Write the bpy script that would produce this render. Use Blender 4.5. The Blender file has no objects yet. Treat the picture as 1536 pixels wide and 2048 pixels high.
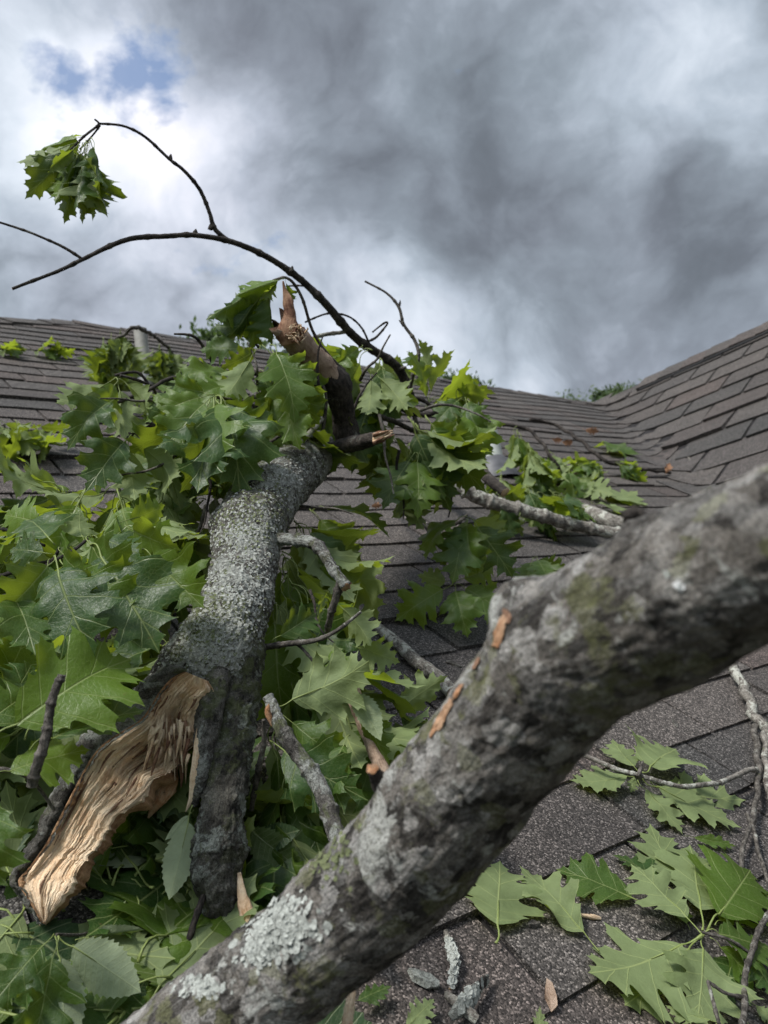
import bpy, math, random
from mathutils import Vector, Matrix, noise
from mathutils.geometry import delaunay_2d_cdt
random.seed(7)
S = bpy.context.scene
COL = S.collection
F = 1537.0                                   # focal length in photo pixels (1536 x 2048)
# ------------------------------------------------------------------ frame of the place
def cv(x, y): return Vector((x-768.0, 1024.0-y, F))
def nz(v): return v.normalized()
c1 = nz(cv(2760, 1000)); c2 = cv(-433, 250); c3 = cv(-580, 1570)
c2 = nz(c2-c1*c1.dot(c2)); c3 = nz(c3-c1*c1.dot(c3))
cU = nz(c3.cross(c1)); cU = cU if cU.y > 0 else -cU
cY = nz(Vector((0, 0, 1))-cU*cU.z)
cX = Vector((1, 0, 0)); cX = nz(cX-cU*cX.dot(cU)-cY*cX.dot(cY))
def W(c): return Vector((c.dot(cX), c.dot(cY), c.dot(cU)))
CAM = Vector((0, 0, 4.6))
RT, UP, FW = W(Vector((1, 0, 0))), W(Vector((0, 1, 0))), W(Vector((0, 0, 1)))
D1, S1 = W(c1), W(c2)                        # main slope: along the courses, up the slope
N1 = nz(D1.cross(S1)); N1 = N1 if N1.z > 0 else -N1
D3 = W(c3)
H = 0.72
O1 = CAM-N1*H
Z = Vector((0, 0, 1))
def P(x, y, d): return CAM+RT*((x-768)/F*d)+UP*((1024-y)/F*d)+FW*d
def RD(x, y, lift=0.0):
    r = RT*((x-768)/F)+UP*((1024-y)/F)+FW
    return -(H-lift)/r.dot(N1)
def R(x, y, lift=0.0): return P(x, y, RD(x, y, lift))
# ------------------------------------------------------------------ camera
cam = bpy.data.cameras.new('camera'); co = bpy.data.objects.new('camera', cam); COL.objects.link(co)
S.camera = co
m = Matrix.Identity(4)
for i, v in enumerate((RT, UP, -FW)):
    for k in range(3): m[k][i] = v[k]
m.translation = CAM
co.matrix_world = m
cam.sensor_fit = 'VERTICAL'; cam.sensor_height = 36; cam.lens = F/2048*36
cam.clip_start = 0.02; cam.clip_end = 3000
cam.dof.use_dof = True; cam.dof.focus_distance = 1.02; cam.dof.aperture_fstop = 27.0/3.4
# ------------------------------------------------------------------ sky, sun, exposure
S.view_settings.view_transform = 'Standard'; S.view_settings.look = 'None'
S.view_settings.exposure = 0.73; S.view_settings.gamma = 1.0
SUN_DIR = nz(RT*-0.55+UP*1.0-FW*0.26)        # towards the sun, behind the clouds
se = math.asin(SUN_DIR.z); sr = math.atan2(SUN_DIR.x, SUN_DIR.y)
wd = bpy.data.worlds.new('World'); S.world = wd; wd.use_nodes = True
class NT:
    def __init__(s, nt): s.t = nt; nt.nodes.clear()
    def n(s, typ, **kw):
        o = s.t.nodes.new(typ)
        for k, v in kw.items(): setattr(o, k, v)
        return o
    def l(s, a, b): s.t.links.new(a, b)
    def put(s, sock, v):
        if isinstance(v, bpy.types.NodeSocket): s.l(v, sock)
        elif isinstance(v, (tuple, list)) and len(v) == 3 and sock.type == 'RGBA': sock.default_value = (*v, 1)
        else: sock.default_value = v
    def m(s, op, a, b=0.0, c=0.0, clamp=False):
        o = s.n('ShaderNodeMath', operation=op, use_clamp=clamp)
        s.put(o.inputs[0], a); s.put(o.inputs[1], b)
        if op in ('MULTIPLY_ADD', 'SMOOTH_MIN', 'SMOOTH_MAX'): s.put(o.inputs[2], c)
        return o.outputs[0]
    def ramp(s, f, stops, interp='LINEAR'):
        o = s.n('ShaderNodeValToRGB'); o.color_ramp.interpolation = interp
        e = o.color_ramp.elements
        while len(e) < len(stops): e.new(0.5)
        for el, (p, c) in zip(e, stops):
            el.position = p; el.color = (*c, 1) if isinstance(c, (tuple, list)) else (c, c, c, 1)
        s.put(o.inputs[0], f); return o.outputs[0]
    def mix(s, f, a, b, typ='MIX'):
        o = s.n('ShaderNodeMix', data_type='RGBA', blend_type=typ)
        s.put(o.inputs[0], f); s.put(o.inputs[6], a); s.put(o.inputs[7], b); return o.outputs[2]
    def noise(s, vec, scale, detail=4, rough=0.5, dist=0.0, out=0):
        o = s.n('ShaderNodeTexNoise'); o.inputs['Scale'].default_value = scale; o.inputs['Detail'].default_value = detail
        o.inputs['Roughness'].default_value = rough; o.inputs['Distortion'].default_value = dist
        if vec is not None: s.l(vec, o.inputs['Vector'])
        return o.outputs[out]
    def vor(s, vec, scale, feature='F1', out='Distance', rnd=1.0):
        o = s.n('ShaderNodeTexVoronoi', feature=feature); o.inputs['Scale'].default_value = scale
        o.inputs['Randomness'].default_value = rnd
        if vec is not None: s.l(vec, o.inputs['Vector'])
        return o.outputs[out]
    def vm(s, op, a, b=(0, 0, 0), sc=None):
        o = s.n('ShaderNodeVectorMath', operation=op); s.put(o.inputs[0], a)
        if op == 'SCALE': s.put(o.inputs['Scale'], sc)
        else: s.put(o.inputs[1], b)
        return o.outputs[1] if op in ('DOT_PRODUCT', 'LENGTH', 'DISTANCE') else o.outputs[0]
def build_world():
    t = NT(wd.node_tree)
    out = t.n('ShaderNodeOutputWorld')
    tc = t.n('ShaderNodeTexCoord').outputs['Generated']
    sky = t.n('ShaderNodeTexSky', sky_type='NISHITA'); sky.sun_disc = False
    sky.sun_elevation = se; sky.sun_rotation = sr
    bg1 = t.n('ShaderNodeBackground'); t.l(sky.outputs[0], bg1.inputs[0]); bg1.inputs[1].default_value = 0.12
    # clouds: warped direction, soft banks placed by direction, fractal detail
    w1 = t.noise(tc, 2.6, 7, 0.5, 0, 1)
    wv = t.vm('SCALE', t.vm('SUBTRACT', w1, (0.5, 0.5, 0.5)), sc=0.22)
    dw = t.vm('ADD', tc, wv)
    fb = t.noise(t.vm('MULTIPLY', dw, (1.0, 1.0, 1.15)), 3.4, 11, 0.55, 0.0)
    fb2 = t.noise(t.vm('MULTIPLY', dw, (1.0, 1.0, 1.1)), 11.0, 9, 0.55, 0.0)
    val = t.m('ADD', 0.425, t.m('MULTIPLY', t.m('SUBTRACT', fb, 0.5), 0.78))
    val = t.m('ADD', val, t.m('MULTIPLY', t.m('SUBTRACT', fb2, 0.5), 0.46))
    bil = t.m('ABSOLUTE', t.m('SUBTRACT', t.noise(t.vm('ADD', dw, (4, 2, 9)), 5.2, 9, 0.52, 0.0), 0.5))
    val = t.m('ADD', val, t.m('MULTIPLY', t.m('SUBTRACT', bil, 0.085), 0.85))
    def blob(x, y, sig, amp, v):
        c = nz(P(x, y, 1)-CAM)
        d = t.vm('DISTANCE', dw, tuple(c))
        g = t.m('POWER', 2.718, t.m('MULTIPLY', t.m('MULTIPLY', d, d), -1.0/(sig*sig)))
        return t.m('MULTIPLY_ADD', g, amp, v)
    for x, y, sg, am in CLOUDS: val = blob(x, y, sg, am, val)
    hi = t.vm('DOT_PRODUCT', tc, tuple(SUN_DIR))       # thin bright cloud round the hidden sun
    glow = t.m('POWER', t.m('MAXIMUM', hi, 0.0), 9.0)
    col = t.ramp(val, [(0.0, (0.070, 0.080, 0.094)), (0.20, (0.108, 0.125, 0.148)), (0.38, (0.175, 0.205, 0.240)), (0.56, (0.30, 0.345, 0.40)), (0.74, (0.47, 0.515, 0.575)), (0.92, (0.62, 0.64, 0.68))])
    tint = t.noise(tc, 2.3, 3, 0.5)
    col = t.mix(t.ramp(tint, [(0.45, 0.0), (0.65, 0.5)]), col, t.mix(1.0, col, (1.08, 0.98, 1.02), 'MULTIPLY'))
    st = t.m('MULTIPLY_ADD', glow, 6.0, 1.0)
    zen = t.m('POWER', t.m('MAXIMUM', t.vm('DOT_PRODUCT', tc, tuple(nz(UP-FW*0.35))), 0.0), 3.0)
    st = t.m('MULTIPLY_ADD', zen, 1.2, st)
    bg2 = t.n('ShaderNodeBackground'); t.l(col, bg2.inputs[0]); t.l(st, bg2.inputs[1])
    # blue gaps
    gap = 0.0
    for x, y, sg in GAPS:
        c = nz(P(x, y, 1)-CAM); dd = t.vm('DISTANCE', dw, tuple(c))
        g = t.m('POWER', 2.718, t.m('MULTIPLY', t.m('MULTIPLY', dd, dd), -1.0/(sg*sg)))
        gap = t.m('MAXIMUM', gap, g)
    fb3 = t.noise(t.vm('MULTIPLY', tc, (1, 1, 1.6)), 9.0, 10, 0.62, 0.15)
    gm = t.ramp(t.m('ADD', gap, t.m('MULTIPLY', t.m('SUBTRACT', fb3, 0.5), 3.0)), [(0.50, 0.0), (1.15, 0.85)])
    mx = t.n('ShaderNodeMixShader'); t.l(gm, mx.inputs[0]); t.l(bg2.outputs[0], mx.inputs[1]); t.l(bg1.outputs[0], mx.inputs[2])
    t.l(mx.outputs[0], out.inputs[0])
CLOUDS = [(90, 110, .11, .26), (260, 300, .10, .30), (420, 230, .08, .10), (480, 400, .10, .12), (330, 600, .10, .16), (40, 250, .08, .12),
          (720, 700, .11, .20), (1000, 760, .12, .22), (860, 640, .08, .10), (640, 230, .10, .12), (1290, 110, .10, .26), (1440, 170, .07, .08), (1400, 700, .10, .12),
          (520, 60, .16, -.04), (900, 110, .16, -.03), (1250, 430, .26, -.10), (900, 430, .16, -.03), (1480, 540, .12, -.06), (1150, 640, .10, .02), (330, 470, .06, .06)]
GAPS = [(205, 172, .060), (90, 155, .045), (310, 195, .05), (15, 95, .035)]
build_world()
sd = bpy.data.lights.new('sun', 'SUN'); sd.energy = 2.6; sd.angle = math.radians(11); sd.color = (1.0, 0.96, 0.90)
so = bpy.data.objects.new('sun', sd); COL.objects.link(so); so.rotation_euler = SUN_DIR.to_track_quat('Z', 'Y').to_euler()
# ------------------------------------------------------------------ object helpers
def mesh(name, vs, fs, mats, midx=None, smooth=True, uvs=None):
    me = bpy.data.meshes.new(name); me.from_pydata([tuple(v) for v in vs], [], fs)
    for k in (mats if isinstance(mats, (list, tuple)) else [mats]): me.materials.append(k)
    if midx: me.polygons.foreach_set('material_index', midx)
    if smooth: me.polygons.foreach_set('use_smooth', [True]*len(fs))
    if uvs:
        ul = me.uv_layers.new(name='UVMap'); buf = []
        for p in me.polygons:
            for vi in p.vertices: buf += uvs[vi]
        ul.data.foreach_set('uv', buf)
    me.update(); return me
def tag(o, label, cat, group=None, kind=None):
    if label: o['label'] = label
    if cat: o['category'] = cat
    if group: o['group'] = group
    if kind: o['kind'] = kind
    return o
def thing(name, loc, label, cat, group=None):
    o = bpy.data.objects.new(name, None); COL.objects.link(o); o.location = loc; o.empty_display_size = 0.05
    return tag(o, label, cat, group)
def part(name, me, parent=None, M=None, label=None):
    """parts of a thing carry world-space meshes; sub-parts hang under a part"""
    o = bpy.data.objects.new(name, me); COL.objects.link(o)
    if parent is not None:
        o.parent = parent
        if parent.type == 'EMPTY': o.matrix_local = Matrix.Translation(-parent.location) @ (M or Matrix.Identity(4))
        elif M: o.matrix_local = M
    elif M: o.matrix_local = M
    if label: o['label'] = label
    return o
def mat(name):
    m_ = bpy.data.materials.new(name); m_.use_nodes = True; t = NT(m_.node_tree)
    out = t.n('ShaderNodeOutputMaterial'); return m_, t, out
def bsdf(t, out, col, rough=0.7, bump=None, bs=0.5, bd=0.01, spec=0.3):
    b = t.n('ShaderNodeBsdfPrincipled'); t.put(b.inputs['Base Color'], col); t.put(b.inputs['Roughness'], rough)
    b.inputs['Specular IOR Level'].default_value = spec
    if bump is not None:
        bn = t.n('ShaderNodeBump'); bn.inputs['Strength'].default_value = bs; bn.inputs['Distance'].default_value = bd
        t.l(bump, bn.inputs['Height']); t.l(bn.outputs[0], b.inputs['Normal'])
    if out: t.l(b.outputs[0], out.inputs[0])
    return b
# ------------------------------------------------------------------ materials
def bark_mat(name, dark, mid, light, lichen, moss, lic_amt=0.5, moss_amt=0.3, sc=1.0, bump=1.0, blot=0.25, mosaic=0.0):
    m_, t, out = mat(name)
    tc = t.n('ShaderNodeTexCoord').outputs['Object']
    uv = t.n('ShaderNodeTexCoord').outputs['UV']
    n1 = t.noise(tc, 14*sc, 8, 0.62, 0.3)
    n2 = t.noise(tc, 70*sc, 8, 0.68, 0.4)
    n3 = t.noise(tc, 320*sc, 5, 0.7)
    fis = t.noise(uv, 22, 7, 0.65, 0.6)                       # fissures run along the limb (uv.x round, uv.y along)
    v = t.m('ADD', t.m('MULTIPLY', n1, 0.42), t.m('MULTIPLY', n2, 0.42)); v = t.m('ADD', v, t.m('MULTIPLY', t.m('SUBTRACT', fis, 0.5), 0.5)); v = t.m('ADD', v, 0.10)
    col = t.ramp(v, [(0.44, dark), (0.53, mid), (0.63, light)])
    col = t.mix(t.ramp(n3, [(0.3, 0.65), (0.6, 0.0)]), col, dark)
    big_ = t.noise(tc, 17*sc, 5, 0.6, 1.0)
    col = t.mix(t.ramp(big_, [(0.40, 0.75*blot), (0.50, 0.0)]), col, dark); col = t.mix(t.ramp(big_, [(0.52, 0.0), (0.60, 0.8*blot)]), col, light)
    if mosaic:
        dv = t.vm('ADD', tc, t.vm('SCALE', t.vm('SUBTRACT', t.noise(tc, 60*sc, 5, .7, 0, 1), (.5, .5, .5)), sc=.022/sc))
        cell = t.vor(dv, 52*sc, 'F1', 'Color'); cs = t.n('ShaderNodeSeparateXYZ'); t.l(cell, cs.inputs[0])
        cm = t.ramp(cs.outputs[0], [(0.0, tuple(c*.55 for c in dark)), (.18, dark), (.40, mid), (.58, tuple(c*1.25 for c in mid)), (.74, light), (.88, tuple(c*.8 for c in moss)), (1.0, lichen)], 'CONSTANT')
        grit = t.ramp(t.noise(tc, 420*sc, 4, .75), [(.36, .35), (.52, 1.0), (.66, 1.35)])
        col = t.mix(mosaic, col, cm); col = t.mix(1.0, col, grit, 'MULTIPLY')
    # crusty lichen patches
    la = t.noise(tc, 26*sc, 6, 0.7, 0.8); lb = t.noise(tc, 7*sc, 3, 0.5)
    lm = t.m('ADD', t.m('MULTIPLY', la, 0.65), t.m('MULTIPLY', lb, 0.5))
    th = 0.70-0.22*lic_amt
    lmask = t.ramp(lm, [(th, 0.0), (th+0.035, 1.0)])
    fine = t.noise(tc, 260*sc, 6, 0.75, 0.8)
    lc = t.mix(t.ramp(fine, [(0.38, 0.75), (0.56, 0.0)]), lichen, tuple(c*0.28 for c in mid))
    col = t.mix(t.m('MULTIPLY', lmask, 0.9), col, lc)
    # moss
    ma = t.m('ADD', t.m('MULTIPLY', t.noise(tc, 34*sc, 7, 0.72, 0.5), 0.6), t.m('MULTIPLY', t.noise(t.vm('ADD', tc, (3, 1, 7)), 6*sc, 2), 0.5))
    mt = 0.70-0.22*moss_amt
    mmask = t.ramp(ma, [(mt, 0.0), (mt+0.06, 1.0)])
    col = t.mix(t.m('MULTIPLY', mmask, 0.75), col, t.mix(fine, tuple(c*0.4 for c in moss), moss))
    hgt = t.m('ADD', t.m('MULTIPLY', n2, 0.8), t.m('MULTIPLY', fine, 0.45)); hgt = t.m('ADD', hgt, t.m('MULTIPLY', n3, 0.3))
    hgt = t.m('ADD', hgt, t.m('MULTIPLY', lmask, 0.22)); hgt = t.m('ADD', hgt, t.m('MULTIPLY', fis, 1.1))
    bsdf(t, out, col, 0.86, hgt, 1.0*min(1, bump), 0.008*bump/sc, 0.25)
    return m_
M = {}
M['trunk'] = bark_mat('lichen_bark', (.030, .026, .022), (.14, .128, .11), (.33, .315, .28), (.42, .43, .385), (.15, .17, .07), .52, .46, 1.3, 1.3, .55, .3)
M['fore'] = bark_mat('limb_bark', (.030, .026, .022), (.20, .18, .155), (.48, .46, .425), (.54, .54, .49), (.22, .225, .10), .16, .36, 1.5, .95, .85, .5)
M['fork'] = bark_mat('mossy_bark', (.032, .029, .024), (.115, .105, .085), (.25, .24, .20), (.38, .40, .34), (.14, .16, .06), .5, .55, 1.2, 1.3, .5, .3)
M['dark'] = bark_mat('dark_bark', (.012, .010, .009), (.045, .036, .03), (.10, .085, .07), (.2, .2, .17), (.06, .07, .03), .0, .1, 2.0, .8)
M['twig'] = bark_mat('twig_bark', (.03, .026, .022), (.10, .088, .074), (.2, .18, .155), (.38, .38, .33), (.10, .10, .05), .1, .1, 4.0, .8)
M['pale'] = bark_mat('pale_branch_bark', (.07, .062, .052), (.20, .18, .155), (.36, .335, .29), (.5, .5, .43), (.14, .15, .07), .5, .1, 3.0, .8)
def wood_mat(name, a, b, c, red=0.0):
    m_, t, out = mat(name)
    uv = t.n('ShaderNodeTexCoord').outputs['UV']; tc = t.n('ShaderNodeTexCoord').outputs['Object']
    fb = t.noise(t.vm('MULTIPLY', uv, (60, 5, 1)), 1.0, 8, 0.65, 0.35)
    n = t.noise(tc, 40, 6, 0.62, 0.6); n3 = t.noise(tc, 420, 4, 0.7)
    v = t.m('ADD', t.m('MULTIPLY', fb, 0.35), t.m('MULTIPLY', n, 0.65))
    col = t.ramp(v, [(0.34, a), (0.43, b), (0.55, c)])
    col = t.mix(t.ramp(n3, [(0.35, 0.35), (0.55, 0.0)]), col, a)
    spots = t.ramp(t.noise(tc, 62, 3, 0.6, 1.2), [(0.68, 0.0), (0.75, 0.8)])
    col = t.mix(spots, col, tuple(k*0.35 for k in a))
    h = t.m('ADD', t.m('MULTIPLY', fb, 1.0), t.m('MULTIPLY', n3, 0.5))
    bsdf(t, out, col, 0.75, h, 0.9, 0.004, 0.25)
    return m_
M['wood'] = wood_mat('torn_wood', (.50, .28, .14), (.80, .56, .35), (.90, .72, .51))
M['redwood'] = wood_mat('torn_red_wood', (.05, .020, .013), (.17, .075, .045), (.36, .21, .13))
M['orange'] = wood_mat('scraped_orange_wood', (.16, .07, .035), (.50, .24, .11), (.62, .40, .25)); M['innerbark'] = wood_mat('inner_bark', (.09, .04, .022), (.30, .15, .075), (.50, .30, .16))
M['tan'] = wood_mat('stripped_wood', (.08, .045, .03), (.26, .175, .12), (.42, .31, .23))
def leaf_mat(name, top, back, trans, veins, kind):
    m_, t, out = mat(name)
    uv = t.n('ShaderNodeTexCoord').outputs['UV']
    sp = t.n('ShaderNodeSeparateXYZ'); t.l(uv, sp.inputs[0]); u, v = sp.outputs[0], sp.outputs[1]
    av = t.m('ABSOLUTE', t.m('SUBTRACT', v, 0.5))
    oi = t.n('ShaderNodeObjectInfo')
    rnd = oi.outputs['Random']
    wob = t.m('MULTIPLY', t.m('SUBTRACT', t.noise(uv, 7, 2), 0.5), 0.03)
    d = t.m('MULTIPLY', av, 0.8)                               # midrib
    mr = t.m('SUBTRACT', 1.0, t.m('DIVIDE', d, t.m('MULTIPLY_ADD', u, -0.005, 0.0105)), clamp=True)
    if kind == 'oak':
        for x0, tx, ty in [(.05, .24, .235), (.19, .455, .40), (.38, .69, .375), (.60, .87, .2), (.76, .94, .08)]:
            L = math.hypot(tx-x0, ty); cs, sn = (tx-x0)/L, ty/L
            dd = t.m('ABSOLUTE', t.m('ADD', t.m('SUBTRACT', t.m('MULTIPLY', av, cs), t.m('MULTIPLY', t.m('SUBTRACT', u, x0), sn)), wob))
            k = t.m('SUBTRACT', 1.0, t.m('DIVIDE', dd, 0.0058), clamp=True)
            mr = t.m('MAXIMUM', mr, t.m('MULTIPLY', k, 0.85))
    else:
        s = t.m('ADD', t.m('SUBTRACT', u, t.m('MULTIPLY', av, 0.62)), wob)
        fr = t.m('ABSOLUTE', t.m('SUBTRACT', t.m('FRACT', t.m('MULTIPLY', s, 12.0)), 0.5))
        mr = t.m('MAXIMUM', mr, t.m('MULTIPLY', t.m('SUBTRACT', 1.0, t.m('DIVIDE', fr, 0.085), clamp=True), 0.7))
    ter = t.vor(t.vm('MULTIPLY', uv, (1, .8, 1)), 34, 'DISTANCE_TO_EDGE')
    terk = t.ramp(ter, [(0.0, 1.0), (0.07, 0.0)])
    mott = t.noise(uv, 5, 5, 0.6)
    geo = t.n('ShaderNodeNewGeometry')
    tcol = t.mix(t.ramp(mott, [(0.3, 0.0), (0.7, 1.0)]), tuple(c*0.72 for c in top), tuple(c*1.2 for c in top))
    tcol = t.mix(t.m('MULTIPLY', t.m('POWER', rnd, 2.0), 0.95), tcol, (top[0]*3.2, top[1]*2.3, top[2]*1.1))
    bcol = t.mix(t.ramp(mott, [(0.3, 0.0), (0.7, 1.0)]), tuple(c*0.85 for c in back), tuple(c*1.12 for c in back))
    tcol = t.mix(t.m('MULTIPLY', mr, 0.62), tcol, veins); bcol = t.mix(t.m('MULTIPLY', mr, 0.65), bcol, tuple(c*1.25 for c in veins))
    tcol = t.mix(t.m('MULTIPLY', terk, 0.16), tcol, veins); bcol = t.mix(t.m('MULTIPLY', terk, 0.10), bcol, tuple(c*0.6 for c in back))
    br = t.ramp(t.noise(uv, 13, 3, 0.6), [(0.70, 0.0), (0.76, 0.7)])
    tcol = t.mix(br, tcol, (0.13, 0.075, 0.03))
    col = t.mix(geo.outputs['Backfacing'], tcol, bcol)
    rough = t.mix(geo.outputs['Backfacing'], (.40, .40, .40), (.65, .65, .65))
    h = t.m('ADD', t.m('MULTIPLY', mr, -0.8), t.m('MULTIPLY', mott, 1.4)); h = t.m('ADD', h, t.m('MULTIPLY', terk, -0.06))
    b = bsdf(t, None, col, 0.4, h, 0.3, 0.008, 0.30)
    t.l(rough, b.inputs['Roughness'])
    tr = t.n('ShaderNodeBsdfTranslucent')
    t.put(tr.inputs[0], t.mix(t.m('MULTIPLY', mr, 0.5), t.mix(t.m('SUBTRACT', 1.0, rnd), trans, tuple(c*0.42 for c in trans)), tuple(c*0.5 for c in trans)))
    mx = t.n('ShaderNodeMixShader'); mx.inputs[0].default_value = 0.37
    t.l(b.outputs[0], mx.inputs[1]); t.l(tr.outputs[0], mx.inputs[2]); t.l(mx.outputs[0], out.inputs[0])
    return m_
M['oak'] = leaf_mat('oak_leaf', (.030, .070, .015), (.185, .235, .10), (.42, .53, .035), (.32, .37, .14), 'oak')
M['serr'] = leaf_mat('toothed_leaf', (.034, .068, .028), (.27, .32, .19), (.24, .34, .06), (.30, .34, .17), 'serr')
def lichen_mat(name, c):
    m_, t, out = mat(name); tc = t.n('ShaderNodeTexCoord').outputs['Object']; n = t.noise(tc, 300, 5, .7); r = t.n('ShaderNodeNewGeometry').outputs['Random Per Island']
    col = t.mix(t.ramp(n, [(.35, 0.0), (.6, 1.0)]), tuple(k*.45 for k in c), c); col = t.mix(t.m('MULTIPLY', r, .5), col, tuple(k*.55 for k in c))
    bsdf(t, out, col, .9, n, .8, .002, .15); return m_
M['lichen'] = lichen_mat('grey_lichen', (.46, .475, .43)); M['crust'] = lichen_mat('crust_lichen', (.37, .375, .335)); M['mosslichen'] = lichen_mat('green_lichen', (.17, .19, .095))
def simple(name, col, rough=0.6, sc=60, var=0.25, bump=0.3, bd=.002):
    m_, t, out = mat(name); tc = t.n('ShaderNodeTexCoord').outputs['Object']
    n = t.noise(tc, sc, 6, 0.6)
    c = t.ramp(n, [(0.3, tuple(k*(1-var) for k in col)), (0.7, tuple(min(1, k*(1+var)) for k in col))])
    bsdf(t, out, c, rough, n, bump, bd); return m_
M['petiole'] = simple('petiole', (.17, .21, .06), .5, 90, .2)
M['brown'] = simple('dead_leaf', (.42, .22, .12), .7, 60, .35)
M['pipe1'] = simple('weathered_pipe', (.27, .26, .23), .6, 25, .3)
M['pipe2'] = simple('pale_pipe', (.50, .52, .47), .5, 14, .18)
M['lead'] = simple('pipe_boot', (.07, .07, .075), .5, 30, .3)
M['vinyl'] = simple('siding', (.55, .54, .5), .6, 8, .06)
M['deck'] = simple('roof_deck', (.018, .016, .016), .95, 40, .3)
M['vent'] = simple('ridge_vent', (.05, .05, .052), .7, 120, .7)
M['chip'] = simple('white_chip', (.7, .7, .68), .6, 60, .1)
def shingle_mat():
    m_, t, out = mat('asphalt_shingle'); tc = t.n('ShaderNodeTexCoord').outputs['Object']
    geo = t.n('ShaderNodeNewGeometry'); r = geo.outputs['Random Per Island']
    base = t.ramp(r, [(0.0, (.046, .042, .039)), (0.2, (.072, .056, .049)), (0.4, (.054, .050, .047)), (0.6, (.080, .069, .061)), (0.8, (.041, .040, .038)), (1.0, (.064, .055, .049))])
    big = t.noise(tc, 1.6, 4, 0.6); base = t.mix(t.ramp(big, [(0.3, 0.0), (0.7, 0.4)]), base, (.092, .079, .070))
    st = t.noise(tc, 9, 5, 0.65, 0.5); base = t.mix(t.ramp(st, [(0.45, 0.0), (0.7, 0.45)]), base, (.050, .045, .041))
    g = t.vor(tc, 430, 'F1', 'Color'); gs = t.n('ShaderNodeSeparateXYZ'); t.l(g, gs.inputs[0])
    gr = t.ramp(gs.outputs[0], [(0.0, 0.22), (0.45, 0.7), (0.78, 1.15), (0.92, 2.3), (1.0, 3.6)])
    col = t.mix(1.0, base, gr, 'MULTIPLY')
    gd = t.vor(tc, 430, 'F1', 'Distance')
    bsdf(t, out, col, 0.88, t.m('SUBTRACT', 1.0, gd), 0.6, 0.0022, 0.3)
    return m_
M['shingle'] = shingle_mat()
# ------------------------------------------------------------------ the setting: ground
def ground():
    m_, t, out = mat('lawn'); tc = t.n('ShaderNodeTexCoord').outputs['Object']
    n = t.noise(tc, 0.4, 6); n2 = t.noise(tc, 40, 5, .7)
    c = t.mix(n2, t.ramp(n, [(.3, (.035, .06, .018)), (.7, (.07, .10, .03))]), (.03, .045, .015)); bsdf(t, out, c, .9, n2, .6, .03)
    vs = []; fs = []; n_ = 24; L = 1500
    for j in range(n_+1):
        for i in range(n_+1): vs.append((-L+2*L*i/n_, -L+2*L*j/n_, 0))
    for j in range(n_):
        for i in range(n_): a = j*(n_+1)+i; fs.append((a, a+1, a+n_+2, a+n_+1))
    o = part('ground', mesh('ground', vs, fs, m_)); o['kind'] = 'structure'
ground()
# ------------------------------------------------------------------ the house
V0 = R(1195, 809); V1 = R(1384, 971)
N2 = nz((V0-V1).cross(D3)); N2 = N2 if N2.z > 0 else -N2
S2 = nz(N2.cross(D3)); S2 = S2 if S2.z > 0 else -S2
B3 = -D3                                        # towards the camera along the side ridge
if B3.dot(CAM-V0) < 0: B3 = -B3
def z1(p): return O1.z-((p.x-O1.x)*N1.x+(p.y-O1.y)*N1.y)/N1.z
def z2(p): return V0.z-((p.x-V0.x)*N2.x+(p.y-V0.y)*N2.y)/N2.z
def soft(p, own):
    a, b = (z1(p), z2(p)); dlt = abs(a-b); k = 0.10
    hh = max(k-dlt, 0)/k
    return hh*hh*k*0.25 + (max(a, b)-(a if own == 1 else b) if (max(a, b)-(a if own == 1 else b)) > 0 else 0)
def wavy(p, amp=0.012):
    q = Vector((p.x*1.1, p.y*1.1, 3.3)); return amp*noise.noise(q)+amp*.45*noise.noise(q*3.1)
rl = []
for x, y in [(-400, 628), (0, 638), (155, 645), (250, 660), (450, 690), (870, 757), (1195, 809)]:
    q = R(x, y)-CAM; rl.append((q.dot(D1), q.dot(S1)))
def vr(u):
    if u <= rl[0][0]: return rl[0][1]
    for (a, b), (c, d) in zip(rl, rl[1:]):
        if u <= c: return b+(d-b)*(u-a)/(c-a)
    return rl[-1][1]
uV0 = (V0-CAM).dot(D1)
house = thing('house', (V0.x, V0.y+1, 0), 'house with a grey brown shingle roof, two slopes meeting in a valley', 'house')
EXP, TAB = 0.1345, 0.31
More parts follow.
